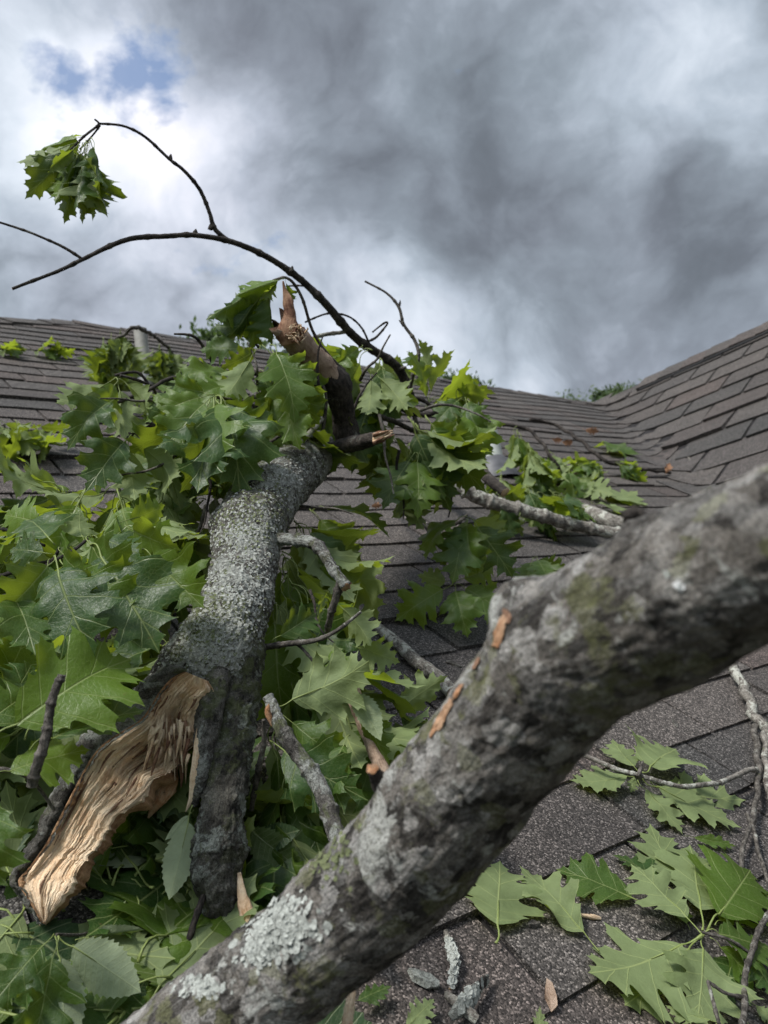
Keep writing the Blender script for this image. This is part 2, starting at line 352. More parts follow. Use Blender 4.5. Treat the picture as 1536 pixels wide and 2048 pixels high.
def shingles(own):
    global EXP, TAB
    EXP, TAB = (0.1345, 0.31) if own == 1 else (0.235, 0.42)
    rnd = random.Random(5+own); vs = []; fs = []
    if own == 1: O, D, U_, N = CAM-N1*H, D1, S1, N1; urange = (-4.2, uV0+0.2); vmin = -1.0; vmax = 5.2; off = .06
    else: O, D, U_, N = V0, B3, S2, N2; urange = (-0.1, 8.5); vmin = -6.2; vmax = 0.0; off = 0
    nr = int((vmax-vmin)/EXP)+1
    for r in range(nr):
        v0 = (vmin+r*EXP) if own == 1 else (vmax-(r+1)*EXP)
        if own == 1: v0 = math.floor(vmin/EXP)*EXP+r*EXP+0.045
        if own == 1: ph = {.314: .042, .4485: .097, .583: .195}.get(round(v0, 4), (.195+(v0-.583)/EXP*.093+rnd.uniform(-.02, .02)) % TAB)
        else: ph = (r % 2)*0.5*TAB+rnd.uniform(-.03, .03)
        nc = int((urange[1]-urange[0])/TAB)+2
        rowj = rnd.uniform(-.002, .002)
        for c in range(nc):
            u0 = math.floor(urange[0]/TAB)*TAB-TAB+ph+c*TAB; gap = rnd.uniform(.007, .010)*(1 if own == 1 else 2.6)
            uc = u0+TAB/2
            top = vr(uc) if own == 1 else 0.0
            if v0 > top-0.03: continue
            pc = O+D*uc+U_*(v0+EXP/2)
            if own == 1 and z2(pc) > z1(pc)+0.05: continue
            if own == 2 and z1(pc) > z2(pc)+0.05: continue
            lift = (rnd.uniform(.0055, .0085)+(rnd.random() < .09)*rnd.uniform(.003, .009))*(1 if own == 1 else 1.9); jl = rnd.uniform(-.0035, .0035)+rowj; jr = jl+rnd.uniform(-.0015, .0015)
            v1 = min(v0+EXP+0.03, top+.01); nu = 4; b0 = len(vs)
            hl = [lift+rnd.uniform(-.0008, .0012) for _ in range(nu+1)]
            for a in range(nu+1):
                u = u0+gap+(TAB-gap)*a/nu; jv = jl+(jr-jl)*a/nu+rnd.uniform(-.0006, .0006)
                for v, hh in ((v0+jv, -.004), (v0+jv, hl[a]), ((v0+v1)/2, hl[a]*.45+.0012), (v1, -.0016)):
                    p = O+D*u+U_*v; q = p+N*(hh+wavy(p)); q.z += soft(p, own); vs.append(q)
            for a in range(nu):
                for k in range(3):
                    i = b0+a*4+k; fs.append((i, i+4, i+5, i+1))
            for e in (0, nu):
                i = b0+e*4; fs.append((i, i+1, i+2, i+3) if e else (i+3, i+2, i+1, i))
    return mesh('shingles', vs, fs, M['shingle'], smooth=False)
part('main_roof_slope', shingles(1), house)
part('side_roof_slope', shingles(2), house)
def decks():
    vs = []; fs = []; mi = []
    def grid(own, u0, u1, va, vb, nu, nv, dz, m_):
        O, D, U_, N = (CAM-N1*H, D1, S1, N1) if own == 1 else (V0, B3, S2, N2); b = len(vs)
        for j in range(nv+1):
            for i in range(nu+1):
                u = u0+(u1-u0)*i/nu; tv = vr(u)+.0 if own == 1 else 0.0
                v = va+(tv-va)*j/nv; p = O+D*u+U_*v; q = p+N*(dz+wavy(p))
                a_, b_ = z1(p), z2(p); q.z += soft(p, own)-.0; vs.append(q)
        for j in range(nv):
            for i in range(nu): k = b+j*(nu+1)+i; fs.append((k, k+1, k+nu+2, k+nu+1)); mi.append(m_)
    grid(1, -4.2, uV0+.05, -1.0, 5, 90, 50, -.006, 0)
    grid(2, -0.05, 8.5, -6.2, 0, 70, 50, -.0065, 0)
    me = mesh('deck', vs, fs, M['deck'])
    part('roof_deck', me, house)
    # the far slopes, out of sight behind both ridges, and the walls under the eaves
    vs = []; fs = []
    flipS1 = Vector((-S1.x, -S1.y, S1.z)); flipS2 = Vector((-S2.x, -S2.y, S2.z))
    us = [-4.2]+[a for a, b in rl if a > -4.2]+[uV0+3.5]
    for u in us:
        p = CAM-N1*H+D1*u+S1*vr(u); vs += [p, p-flipS1*5.5]
    for i in range(len(us)-1): fs.append((2*i, 2*i+2, 2*i+3, 2*i+1))
    b = len(vs)
    for u in (-.0, 8.5):
        p = V0+B3*u; vs += [p, p-flipS2*5.5]
    fs.append((b, b+2, b+3, b+1))
    part('far_roof_slope', mesh('far', vs, fs, M['shingle'], smooth=False), house)
    vs = []; fs = []
    e0 = CAM-N1*H+D1*-4.0-S1*.8; e1 = CAM-N1*H+D1*1.6-S1*.8
    q0 = CAM-N1*H+D1*-4.0+S1*4.4
    pts = [e0, e1]
    for a, b_ in ((e0, e1),):
        vs += [Vector((a.x, a.y, 0)), Vector((b_.x, b_.y, 0)), Vector((b_.x, b_.y, b_.z-.1)), Vector((a.x, a.y, a.z-.1))]; fs.append((0, 1, 2, 3))
    k = len(vs); vs += [Vector((e0.x, e0.y, 0)), Vector((q0.x, q0.y, 0)), Vector((q0.x, q0.y, q0.z-.15)), Vector((e0.x, e0.y, e0.z-.15))]; fs.append((k, k+1, k+2, k+3))
    part('wall', mesh('wall', vs, fs, M['vinyl'], smooth=False), house)
decks()
def caps(pts, Na, Nb, wa, lift, name, mat_, step=.2, under=None):
    """folded shingle caps overlapping along a ridge polyline"""
    vs = []; fs = []; rnd = random.Random(3)
    tot = [(a, b) for a, b in zip(pts, pts[1:])]
    for a, b in tot:
        L = (b-a).length; n = max(1, int(L/step)); t = nz(b-a)
        sa = nz(t.cross(Na)); sa = sa if sa.z < 0 else -sa
        sb = nz(t.cross(Nb)); sb = sb if sb.z < 0 else -sb
        for i in range(n):
            p0 = a+t*(L*i/n-.03); p1 = a+t*(L*(i+1)/n)
            h0 = lift+.010+rnd.uniform(0, .003); h1 = lift+.003
            k = len(vs)
            for p, h in ((p0, h0), (p1, h1)):
                for s_, w, N_ in ((sa, wa, Na), (sa, wa*.5, Na), (sa, 0.012, Z), (sb, 0.012, Z), (sb, wa*.5, Nb), (sb, wa, Nb)):
                    vs.append(p+s_*w+N_*h)
                for s_, N_ in ((sa, Na), (sb, Nb)): vs.append(p+s_*wa+N_*(h-.014 if under is None else -.001))
            for j in range(5): fs.append((k+j, k+j+1, k+8+j+1, k+8+j))
            fs.append((k+6, k, k+8, k+14)); fs.append((k+5, k+7, k+15, k+13))
            fs.append((k, k+1, k+2, k+3, k+4, k+5, k+7, k+6))
    return part(name, mesh(name, vs, fs, mat_, smooth=False), house)
NB1 = Vector((-N1.x, -N1.y, N1.z)); NB2 = Vector((-N2.x, -N2.y, N2.z))
rp = [CAM-N1*H+D1*u+S1*vr(u) for u in [-4.2]+[a for a, b in rl if a > -4.2]]
rp[-1] = V0-D1*.02
caps(rp[:-1]+[rp[-1]], N1, NB1, .13, .004, 'ridge_cap', M['shingle'])
# side ridge: plain caps at the far end, a raised vent strip nearer the camera
qv = R(1195, 809)
def on_ridge2(x):                                # parameter along B3 where the ridge crosses photo column x
    lo, hi = 0, 8
    for _ in range(40):
        md = (lo+hi)/2; c = V0+B3*md-CAM; px = 768+F*c.dot(RT)/max(1e-3, c.dot(FW)) if c.dot(FW) > .05 else 9999
        if px < x: lo = md
        else: hi = md
    return lo
tv = on_ridge2(1300)
caps([V0+B3*.0, V0+B3*tv], N2, NB2, .18, .004, 'ridge_cap', M['shingle'])
caps([V0+B3*tv, V0+B3*7.8], N2, NB2, .20, .034, 'ridge_cap', M['shingle'], under=1)
def ventstrip():
    vs = []; fs = []; n = 700; a = V0+B3*tv; L = 7.8-tv
    for i in range(n+1):
        p = a+B3*(L*i/n); o = .004 if i % 2 else 0
        for w, h in ((.200+o, .0), (.207+o, .027), (.188, .033)): vs.append(p-S2*w+N2*h)
    for i in range(n):
        for j in range(2): k = i*3+j; fs.append((k, k+3, k+4, k+1))
    part('ridge_vent', mesh('ridge_vent', vs, fs, M['vent'], smooth=False), house)
ventstrip()
def tube(path, radii, seg=12, cap=True, uvlen=1.0):
    vs = []; fs = []; uvs = []; n = len(path)
    t = nz(path[1]-path[0]); ref = Z if abs(t.z) < .9 else Vector((1, 0, 0)); a = nz(t.cross(ref))
    s = 0
    for i, p in enumerate(path):
        tt = nz(path[min(i+1, n-1)]-path[max(i-1, 0)]); a = nz(a-tt*a.dot(tt)); b = tt.cross(a)
        if i: s += (path[i]-path[i-1]).length
        for k in range(seg):
            an = 2*math.pi*k/seg; vs.append(p+(a*math.cos(an)+b*math.sin(an))*radii[i]); uvs.append((k/seg, s))
    for i in range(n-1):
        for k in range(seg): fs.append((i*seg+k, i*seg+(k+1) % seg, (i+1)*seg+(k+1) % seg, (i+1)*seg+k))
    if cap: fs.append(tuple(range(seg-1, -1, -1))); fs.append(tuple((n-1)*seg+k for k in range(seg)))
    return vs, fs, uvs
def pipe(x, y, r, h, mt, nm, lab):
    b = R(x, y); vs, fs, _ = tube([b-Z*.1, b+Z*h*.5, b+Z*h], [r, r, r], 28, False)
    n = len(vs); vs2, fs2, _ = tube([b+Z*h, b+Z*(h-.002), b+Z*(h-.12)], [r, r*.86, r*.86], 28, False)
    vs += vs2; fs += [tuple(i+n for i in f) for f in fs2]
    p = part('vent_pipe', mesh(nm, vs, fs, mt), house, label=lab)
    vs, fs, _ = tube([b-Z*.05+N1*.0, b+Z*.02, b+Z*.05, b+Z*.055], [r*2.1, r*1.7, r*1.12, r*1.02], 28, False)
    part('pipe_boot', mesh('boot', vs, fs, M['lead']), p)
pipe(293, 775, .029, .275, M['pipe1'], 'pipe', 'narrow weathered grey vent pipe')
pipe(988, 940, .050, .17, M['pipe2'], 'pipe', 'wide pale grey vent pipe')
# ------------------------------------------------------------------ limbs and twigs
def crom(pts, n):
    out = []; m_ = len(pts)
    for i in range(n+1):
        s = i/n*(m_-1); k = min(int(s), m_-2); f = s-k
        p0, p1, p2, p3 = pts[max(k-1, 0)], pts[k], pts[k+1], pts[min(k+2, m_-1)]
        out.append(tuple(.5*((2*b)+(-a+c)*f+(2*a-5*b+4*c-d)*f*f+(-a+3*b-3*c+d)*f**3) for a, b, c, d in zip(p0, p1, p2, p3)))
    return out
def world_pts(pts):
    o = []
    for x, y, d, r in pts:
        if d is None or d < 0:                   # lies on the roof: negative depth = height above it
            lift = -d if d is not None else 0.0
            d = RD(x, y, lift+0.0); d = RD(x, y, lift+r*d/F)
        p = P(x, y, d); o.append((p.x, p.y, p.z, r*d/F))
    return o
def limb(nm, pts, mt, parent, seg=10, dens=1.2, amp=.06, fr=1.6, nodes=0, knots=(), end=None, end_mat='wood', start=None, fine=0, uvscale=1.0, seed=0, maxn=500, label=None, clip=None):
    wp = world_pts(pts)
    L = sum(math.dist(a[:3], b[:3]) for a, b in zip(wp, wp[1:])); rm = sum(p[3] for p in wp)/len(wp)
    n = max(6, min(maxn, int(L/rm*dens))); cp = crom(wp, n)
    path = [Vector(c[:3]) for c in cp]; rad = [max(c[3], .0004) for c in cp]
    vs = []; uvs = []; s = 0; t = nz(path[1]-path[0]); ref = UP if abs(t.dot(UP)) < .9 else RT; a = nz(t.cross(ref)); N_ = len(path)
    off = Vector((seed*3.7+len(pts), seed*1.3, 7.1))
    for i, p in enumerate(path):
        tt = nz(path[min(i+1, N_-1)]-path[max(i-1, 0)]); a = nz(a-tt*a.dot(tt)); b = tt.cross(a)
        if i: s += (path[i]-path[i-1]).length
        r = rad[i]
        if nodes:
            ph = (s/nodes+seed*.37) % 1.0; r *= 1+.28*math.exp(-((ph-.5)/.07)**2)
            p = p+(a*math.sin(s/nodes*2.1+seed)+b*math.cos(s/nodes*1.7))*rad[i]*.35
        for k in range(seg):
            an = 2*math.pi*k/seg; dv = a*math.cos(an)+b*math.sin(an); q = p+dv*r
            w = q/(rm*fr)+off
            rr = r*(1+amp*noise.noise(w)+amp*.6*noise.noise(w*2.3)+amp*.35*noise.noise(w*5.1))
            if fine:
                w2 = q*260+off; cr = noise.noise(w2*.45); rr += fine*(noise.noise(w2)+.7*noise.noise(w2*2.2)) + fine*1.8*max(0, cr-.12)
            q = p+dv*rr
            for (kp, kr, ka) in knots:
                dd = (q-kp).length
                if dd < kr*2: q = q+dv*ka*math.exp(-(dd/kr)**2*1.6)
            for e, ii in ((end, N_-1-i), (start, i)):
                if e and ii < 1: q = q+tt*(1 if e is end and i > N_//2 else -1)*e*r*(.2+abs(noise.noise(Vector((an*2.2, seed+.5, 1))))*2.2)
            vs.append(q); uvs.append((k/seg*2*math.pi*rm*12*uvscale, s*3.2*uvscale))
    fs = []; mi = []
    for i in range(N_-1):
        for k in range(seg): fs.append((i*seg+k, i*seg+(k+1) % seg, (i+1)*seg+(k+1) % seg, (i+1)*seg+k)); mi.append(0)
    for ring, nn in ((0, -1), (N_-1, 1)):
        c = sum((vs[ring*seg+k] for k in range(seg)), Vector())/seg; ci = len(vs); vs.append(c-nz(path[1]-path[0])*0*nn); uvs.append((0, 0))
        for k in range(seg):
            f = (ring*seg+k, ring*seg+(k+1) % seg, ci); fs.append(f if nn > 0 else f[::-1]); mi.append(1)
    me = mesh(nm, vs, fs, [M[mt], M[end_mat]], mi, True, uvs)
    o = part(nm, me, parent, label=label)
    return o
# ------------------------------------------------------------------ leaves
def outline_oak(rnd):
    half = []
    j = lambda s: rnd.uniform(-s, s)
    w = rnd.uniform(.9, 1.12); e = rnd.uniform(.02, .10)
    segs = [((0.0, 0.004), None),
            ((.17+j(.02), .165+j(.02)), [(.05, .10)]), ((.25+j(.02), .235+j(.03)), [(.21, .165)]),
            ((.375+j(.02), .345+j(.04)), [(.27, .125+e+j(.02)), (.30, .09+e+j(.02))]), ((.455+j(.02), .41+j(.04)), [(.415, .33)]), ((.50+j(.02), .315+j(.03)), [(.465, .33)]),
            ((.605+j(.02), .335+j(.04)), [(.44+j(.02), .08+e+j(.02)), (.52+j(.02), .065+e+j(.02))]), ((.695+j(.02), .385+j(.04)), [(.655, .30)]), ((.73+j(.02), .265+j(.03)), [(.70, .28)]),
            ((.80+j(.015), .205+j(.03)), [(.68+j(.02), .065+e*.7+j(.015)), (.735, .06+e*.6+j(.015))]), ((.875+j(.015), .205+j(.03)), [(.83, .15)]),
            ((.94+j(.01), .075+j(.015)), [(.84, .05), (.88, .04)]), ((1.04, 0.0), [(.955, .025)])]
    pts = []
    for i, (p, c) in enumerate(segs):
        if c is None: pts.append(p); continue
        a = segs[i-1][0]
        n = 8 if len(c) == 2 else 4
        for k in range(1, n+1):
            t = k/n
            if len(c) == 1:
                q = tuple((1-t)**2*a[d]+2*t*(1-t)*c[0][d]+t*t*p[d] for d in (0, 1))
            else:
                q = tuple((1-t)**3*a[d]+3*t*(1-t)**2*c[0][d]+3*t*t*(1-t)*c[1][d]+t**3*p[d] for d in (0, 1))
            pts.append(q)
    return [(x, y*w) for x, y in pts]
def outline_serr(rnd):
    pts = [(0, .003)]; n = 13; w = rnd.uniform(.19, .25)
    prof = lambda x: w*math.sin(math.pi*min(1, x**.85))**.75 if 0 < x < 1 else 0
    for i in range(n):
        x0 = (i+.25)/n; x1 = (i+1)/n
        pts.append((x0, prof(x0)*.93)); 
        if i < n-1: pts.append((x1-.008, prof(x1)*1.0+.012)); pts.append((x1+.006, prof(x1)*.92))
    pts.append((1.03, 0)); return pts
TIP = {}
def leaf_mesh(kind, seed, curl, fold, wave, roll=0.0):
    rnd = random.Random(seed); fn = outline_oak if kind == 'oak' else outline_serr
    top = fn(rnd); bot = [(x, -y) for x, y in fn(rnd)]
    loop = top+bot[::-1][1:]
    if abs(loop[-1][1]) < 1e-6: loop = loop[:-1]
    n = len(loop)
    v2 = [Vector(p) for p in loop]
    def inside(x, y):
        c = False
        for (ax, ay), (bx, by) in zip(loop, loop[1:]+loop[:1]):
            if (ay > y) != (by > y) and x < (bx-ax)*(y-ay)/(by-ay)+ax: c = not c
        return c
    g = .042
    for i in range(1, int(1.02/g)):
        for k in range(-11, 12):
            x = i*g+(k % 2)*g*.5; y = k*g
            if inside(x, y) and all((x-a)**2+(y-b)**2 > .00045 for a, b in loop): v2.append(Vector((x, y)))
    res = delaunay_2d_cdt(v2, [], [list(range(n))], 1, 1e-5)
    vv, ff = res[0], res[2]
    pet = .24; vs = []; uvs = []; fs = []; mi = []
    so = rnd.uniform(0, 50)
    def bend(x, y, z=0.0):
        nx = noise.noise(Vector((x*2.6, y*2.6, so)))*wave; nx += noise.noise(Vector((x*6, y*6, so+9)))*wave*.35
        zz = z+fold*(abs(y)**1.1)+nx*(abs(y)*2.2+.15)-roll*y*y*3+.02*math.sin(x*22)*abs(y)*wave*8
        k = curl; xx = x
        a = k*xx
        if abs(k) < 1e-3: X, Zc, c, s = xx, 0, 1, 0
        else: X, Zc, c, s = math.sin(a)/k, -(1-math.cos(a))/k, math.cos(a), math.sin(a)
        return Vector((pet+X+s*zz, y, Zc+c*zz))
    for p in vv: vs.append(bend(p.x, p.y)); uvs.append((p.x, p.y+.5))
    for f in ff:
        a, b, c = [vv[i] for i in f[:3]]
        ar = (b-a).cross(c-a)
        fs.append(tuple(f) if ar > 0 else tuple(reversed(f))); mi.append(0)
    # petiole with midrib root
    pp = [Vector((pet*t, .02*math.sin(t*3), .055*math.sin(t*math.pi)*(1 if curl > .2 else .4))) for t in (0, .25, .5, .75, 1.0)]+[bend(.12, 0)-Vector((0, 0, .004)), bend(.35, 0)-Vector((0, 0, .006))]
    tv_, tf, _ = tube(pp, [.011, .007, .0065, .0065, .008, .006, .003], 6)
    b0 = len(vs); vs += tv_; uvs += [(.5, .5)]*len(tv_); fs += [tuple(i+b0 for i in f) for f in tf]; mi += [1]*len(tf)
    me = mesh(kind+'_leaf', vs, fs, [M['oak' if kind == 'oak' else 'serr'], M['petiole']], mi, True, uvs); TIP[me.name] = bend(1.03, 0); return me
LM = {'oak': [], 'flat': [], 'serr': []}
rr_ = random.Random(11)
for i in range(12): LM['oak'].append(leaf_mesh('oak', 100+i, rr_.uniform(.25, 1.3), rr_.uniform(-.15, .5), rr_.uniform(.12, .34), rr_.uniform(0, .35)))
for i in range(7): LM['flat'].append(leaf_mesh('oak', 200+i, rr_.uniform(-.3, .45), rr_.uniform(-.1, .3), rr_.uniform(.10, .26), .08))
LM['hang'] = []
for i in range(7): LM['hang'].append(leaf_mesh('oak', 400+i, rr_.uniform(.0, .5), rr_.uniform(-1.5, -.6), rr_.uniform(.25, .5), 0))
for i in range(4): LM['serr'].append(leaf_mesh('serr', 300+i, rr_.uniform(.1, .8), rr_.uniform(.1, .5), rr_.uniform(.05, .15)))
LR = random.Random(21)
SLAB = None
def hides_slab(b, t, y_, w):
    # leaves do not grow through or hang in front of the torn end
    if SLAB is None: return False
    cp, n, mW, vs = SLAB
    for f in (.35, .55, .75, .9, 1.0):
        for g in (-w, 0, w):
            q = b+(t-b)*f+y_*g*(1 if f < 1 else 0)-CAM; d = q.dot(FW); x = 768+F*q.dot(RT)/d; y = 1024-F*q.dot(UP)/d
            for i in range(0, n, 12):
                lx, ly, rx, ry, bl, dp, ho = cp[i]
                if abs(y-(ly+ry)/2) < 22 and lx-bl-12 < x < rx+12 and d < dp+.045: return True
    return False
def leaf(parent, base, d, nrm, L, kind='oak', wy=1.0, flip=False, var=None, name='leaf', placed=False):
    d = nz(d); z = nrm-d*nrm.dot(d)
    z = nz(z) if z.length > 1e-4 else nz(d.orthogonal()); y = z.cross(d)
    if not placed and hides_slab(base, base+d*L*1.15, y, L*.28): return None
    if flip: z, y = -z, -y
    mt = Matrix.Identity(4)
    for k in range(3): mt[k][0] = d[k]*L; mt[k][1] = y[k]*L*wy; mt[k][2] = z[k]*L; mt[k][3] = base[k]
    me = LM[kind][var % len(LM[kind])] if var is not None else LR.choice(LM[kind])
    return part(name, me, parent, mt)
def sprig(parent, x, y, d, n, ang, L=.14, droop=.6, spread=.9, flip=.25, kind='oak', nup=1.0, facecam=.0, fwd=0.0):
    if d < 0: d = RD(x, y, -d)
    base = P(x, y, d); a = math.radians(ang)
    ax = RT*math.cos(a)+UP*math.sin(a)+FW*(fwd+LR.uniform(-.25, .25)); ax = nz(ax)
    e1 = nz(ax.orthogonal()); e2 = ax.cross(e1); ph = LR.uniform(0, 6.28)
    for i in range(n):
        an = ph+i*2.4; sp = spread*LR.uniform(.45, 1.15)
        rad = e1*math.cos(an)+e2*math.sin(an)
        dv = ax+rad*sp-Z*droop*LR.uniform(.5, 1.4)
        l = L*LR.uniform(.72, 1.15)
        b = base-ax*LR.uniform(0, .03)
        tip = b+nz(dv)*l*1.25                     # keep leaves above the roof surface
        hgt = (tip-O1).dot(N1)
        if hgt < .02: dv = nz(dv)*l*1.25+N1*(.02-hgt+LR.uniform(0, .02))
        nr = Z*nup+rad*.9+Vector((LR.uniform(-.5, .5), LR.uniform(-.5, .5), LR.uniform(-.4, .4)))-FW*facecam
        leaf(parent, b, dv, nr, l, kind, LR.uniform(.8, 1.1), LR.random() < flip)
def hleaf(parent, bx, by, bd, tx, ty, td, roll=0.0, flip=False, kind='oak', wy=1.0, var=None, pitch=0.0):
    """one particular leaf: petiole foot and tip, each a point of the place"""
    b = P(bx, by, bd if bd > 0 else RD(bx, by, -bd)); t = P(tx, ty, td if td > 0 else RD(tx, ty, -td))
    me = LM[kind][(var if var is not None else LR.randrange(99)) % len(LM[kind])]; tp = TIP[me.name]
    ax = t-b; L = ax.length/tp.length; ax = nz(ax)
    on_roof = bd <= 0 and td <= 0
    nr = N1 if on_roof else nz(CAM-b)
    nr = Matrix.Rotation(math.radians(roll), 3, ax) @ nr
    nr = nz(nr-ax*nr.dot(ax)); dr = -math.atan2(tp.z, tp.x)*(-1 if flip else 1)
    an = dr; d_ = ax*math.cos(an)+nr*math.sin(an)      # so that the curled blade's tip reaches its point
    return leaf(parent, b, d_, nr, L, kind, wy, flip, LM[kind].index(me), placed=min(bd, td) > 0 and min(bd, td) < .79 or parent is None)
def strand(parent, nm, pts, mt='twig', **kw):
    kw.setdefault('seg', 8); kw.setdefault('amp', .10); kw.setdefault('nodes', .035); kw.setdefault('dens', 1.6); kw.setdefault('maxn', 160); kw.setdefault('end_mat', mt)
    return limb(nm, pts, mt, parent, **kw)
# ------------------------------------------------------------------ the big fallen limb with the torn end
big = thing('fallen_limb', P(450, 1400, 1.0)-Z*.25, 'thick lichen covered oak limb with a torn pale wood end, lying up the roof', 'fallen branch')
TR = [(262, 1500, .955, 20), (292, 1468, .965, 42), (330, 1425, .975, 64), (376, 1370, .972, 80), (422, 1310, .975, 84), (458, 1245, 1.01, 74), (480, 1180, 1.07, 66), (490, 1115, 1.14, 65), (502, 1050, 1.21, 70), (540, 988, 1.33, 62), (598, 935, 1.5, 53), (655, 890, 1.7, 45), (700, 858, 1.9, 38), (740, 830, 2.15, 30)]
trunk = limb('trunk', TR, 'trunk', big, seg=180, dens=12, amp=.07, fr=1.3, fine=.0021, seed=2, maxn=820,
             knots=[(P(430, 1045, 1.2), .028, .008), (P(505, 1265, .95), .026, .010), (P(530, 1180, 1.05), .02, .005), (P(470, 1150, 1.0), .03, .004)])
limb('fork', [(478, 1255, 1.03, 40), (474, 1300, .99, 54), (468, 1370, .965, 52), (466, 1430, .945, 47), (460, 1500, .915, 43), (454, 1570, .89, 42), (442, 1640, .86, 45), (436, 1700, .85, 54), (437, 1760, .84, 46), (446, 1820, .84, 36), (455, 1900, .85, 30)],
     'fork', big, seg=90, dens=8, amp=.12, fr=1.1, fine=.0028, seed=5, knots=[(P(430, 1700, .80), .035, .006), (P(480, 1560, .85), .025, .006), (P(410, 1745, .82), .02, .006)])
def torn():
    """the torn slab: pale wood face between the left and right tear lines, a bark shell wrapped round its back"""
    ST = [  # L point, R point, bark bulge (px), depth of the wood face, hollow
        ((372, 1344), (416, 1362), 6, .905, 0), ((344, 1358), (424, 1382), 22, .903, .1), ((318, 1388), (410, 1403), 34, .900, .35), ((300, 1418), (393, 1434), 42, .898, .7),
        ((280, 1442), (386, 1478), 46, .894, 1.1), ((242, 1466), (370, 1518), 42, .888, 1.3), ((207, 1490), (340, 1546), 34, .882, 1.0), ((182, 1520), (302, 1572), 30, .874, .5), ((160, 1560), (272, 1610), 28, .858, .25),
        ((138, 1602), (245, 1632), 27, .845, .12), ((116, 1645), (212, 1662), 26, .832, .08), ((92, 1690), (186, 1700), 22, .818, .05), ((60, 1735), (160, 1742), 17, .802, .03), ((38, 1764), (142, 1778), 9, .788, 0), ((58, 1800), (118, 1812), 4, .777, 0), ((84, 1846), (92, 1850), 1, .769, 0)]
    n = 230; mW = 84; mB = 44
    flat = [(a[0], a[1], b[0], b[1], bl*1.1+4, dp, ho) for a, b, bl, dp, ho in ST]
    cp = crom(flat, n)
    vs = []; uvs = []; fs = []; vb = []; ub = []; fb = []
    for i, (lx, ly, rx, ry, bl, dp, ho) in enumerate(cp):
        s = i/n
        # ragged tear lines
        ln = 5.0*noise.noise(Vector((s*26, 1.2, 0)))+3*noise.noise(Vector((s*80, 4.2, 0)))
        rn = 11*noise.noise(Vector((s*17, 7.7, 0)))+5*noise.noise(Vector((s*43, 2.7, 0)))+14*max(0, noise.noise(Vector((s*90, 2.7, 5)))-.15)
        env = min(1, s*8, (1-s)*8)
        lx += ln*env; rx += rn*env; ry += rn*env*.5
        zr = []
        for k in range(mW+1):
            w = k/mW
            x = lx+(rx-lx)*w; y = ly+(ry-ly)*w
            q = Vector((x*.035, y*.035, 0)); ax_ = Vector((w*9+.8*noise.noise(Vector((s*5, w*2, 3))), s*4.5, 2))
            g_ = 1 if s < .45 else max(.35, 1-(s-.45)*4); z = .004*noise.noise(ax_*1.0)+.0028*g_*noise.noise(Vector((w*22, s*11, 5)))+.0016*g_*noise.noise(Vector((w*60, s*22, 8)))+.0006*noise.noise(Vector((w*7, s*22, 1)))+.0012*noise.noise(Vector((w*34, s*5, 6)))
            sh = max(0, math.sin(min(1, max(0, (s-.12)/.42))*math.pi))
            step = abs(noise.noise(Vector((w*14, s*7, 9))))
            z += .016*sh*max(0, step-.18)*(1 if .25 < w < .95 else .3)
            hw = math.exp(-((w-.62)/.26)**2)
            z += ho*.030*hw+.003*w*s
            z -= .006*math.exp(-((w-.78)/.12)**2)*(1 if s < .25 else 0)
            ed = min(w, 1-w); z += .004*max(0, 1-ed*14)*(.5+noise.noise(Vector((s*11, w*3, 2)))) - .004*math.exp(-(w*10)**2)
            zr.append(z); vs.append(P(x, y, dp+z)); uvs.append((w*.6, s*2.2))
        # bark back
        lt = Vector((cp[min(i+1, n)][0]-cp[max(i-1, 0)][0], cp[min(i+1, n)][1]-cp[max(i-1, 0)][1])); lt.normalize(); ox, oy = lt.y, -lt.x
        if ox*(rx-lx)+oy*(ry-ly) > 0: ox, oy = -ox, -oy
        wd_ = math.hypot(rx-lx, ry-ly); thick = wd_*dp/F*(.85 if s < .5 else .62)+.006
        for k in range(mB+1):
            t = k/mB; th = t*math.pi
            w_ = max(0, (t-.35)/.65); o_ = bl*1.12*math.sin(min(1, t/.4)*math.pi*.5)*(1-w_)**1.2; bx = lx*(1-w_)+rx*w_+ox*o_; by = ly*(1-w_)+ry*w_+oy*o_; zi = zr[int(w_*mW)]
            dz = (thick*.5*(t/.35)**3-.007*math.sin(min(1, t/.3)*math.pi) if t < .35 else thick*(.5+.9*w_)*(1-w_**4))+zi
            q = P(bx, by, dp+dz); nn = .0022*noise.noise(q*150)+.0018*noise.noise(q*330)+.003*noise.noise(q*60)
            if 0 < k < mB: q += (-FW*math.cos(th)*.6+(RT*ox-UP*oy)*.8)*nn*1.3*min(1, k/3)
            if k == 0: q = P(lx+4*env, ly+4*env, dp+zr[0]-.0045*env)

            if k == mB: q = vs[i*(mW+1)+mW].copy()
            vb.append(q); ub.append((t*3, s*2.2))
    for i in range(n):
        for k in range(mW): a = i*(mW+1)+k; fs.append((a, a+mW+1, a+mW+2, a+1))
        for k in range(mB): a = i*(mB+1)+k; fb.append((a, a+1, a+mB+2, a+mB+1))
    w = part('torn_wood', mesh('torn_wood', vs, fs, M['wood'], uvs=uvs), big)
    part('torn_bark', mesh('torn_bark', vb, fb, M['trunk'], uvs=ub), big)
    vr_ = []; fr_ = []; ur_ = []                              # ragged red inner bark between the bark edge and the wood
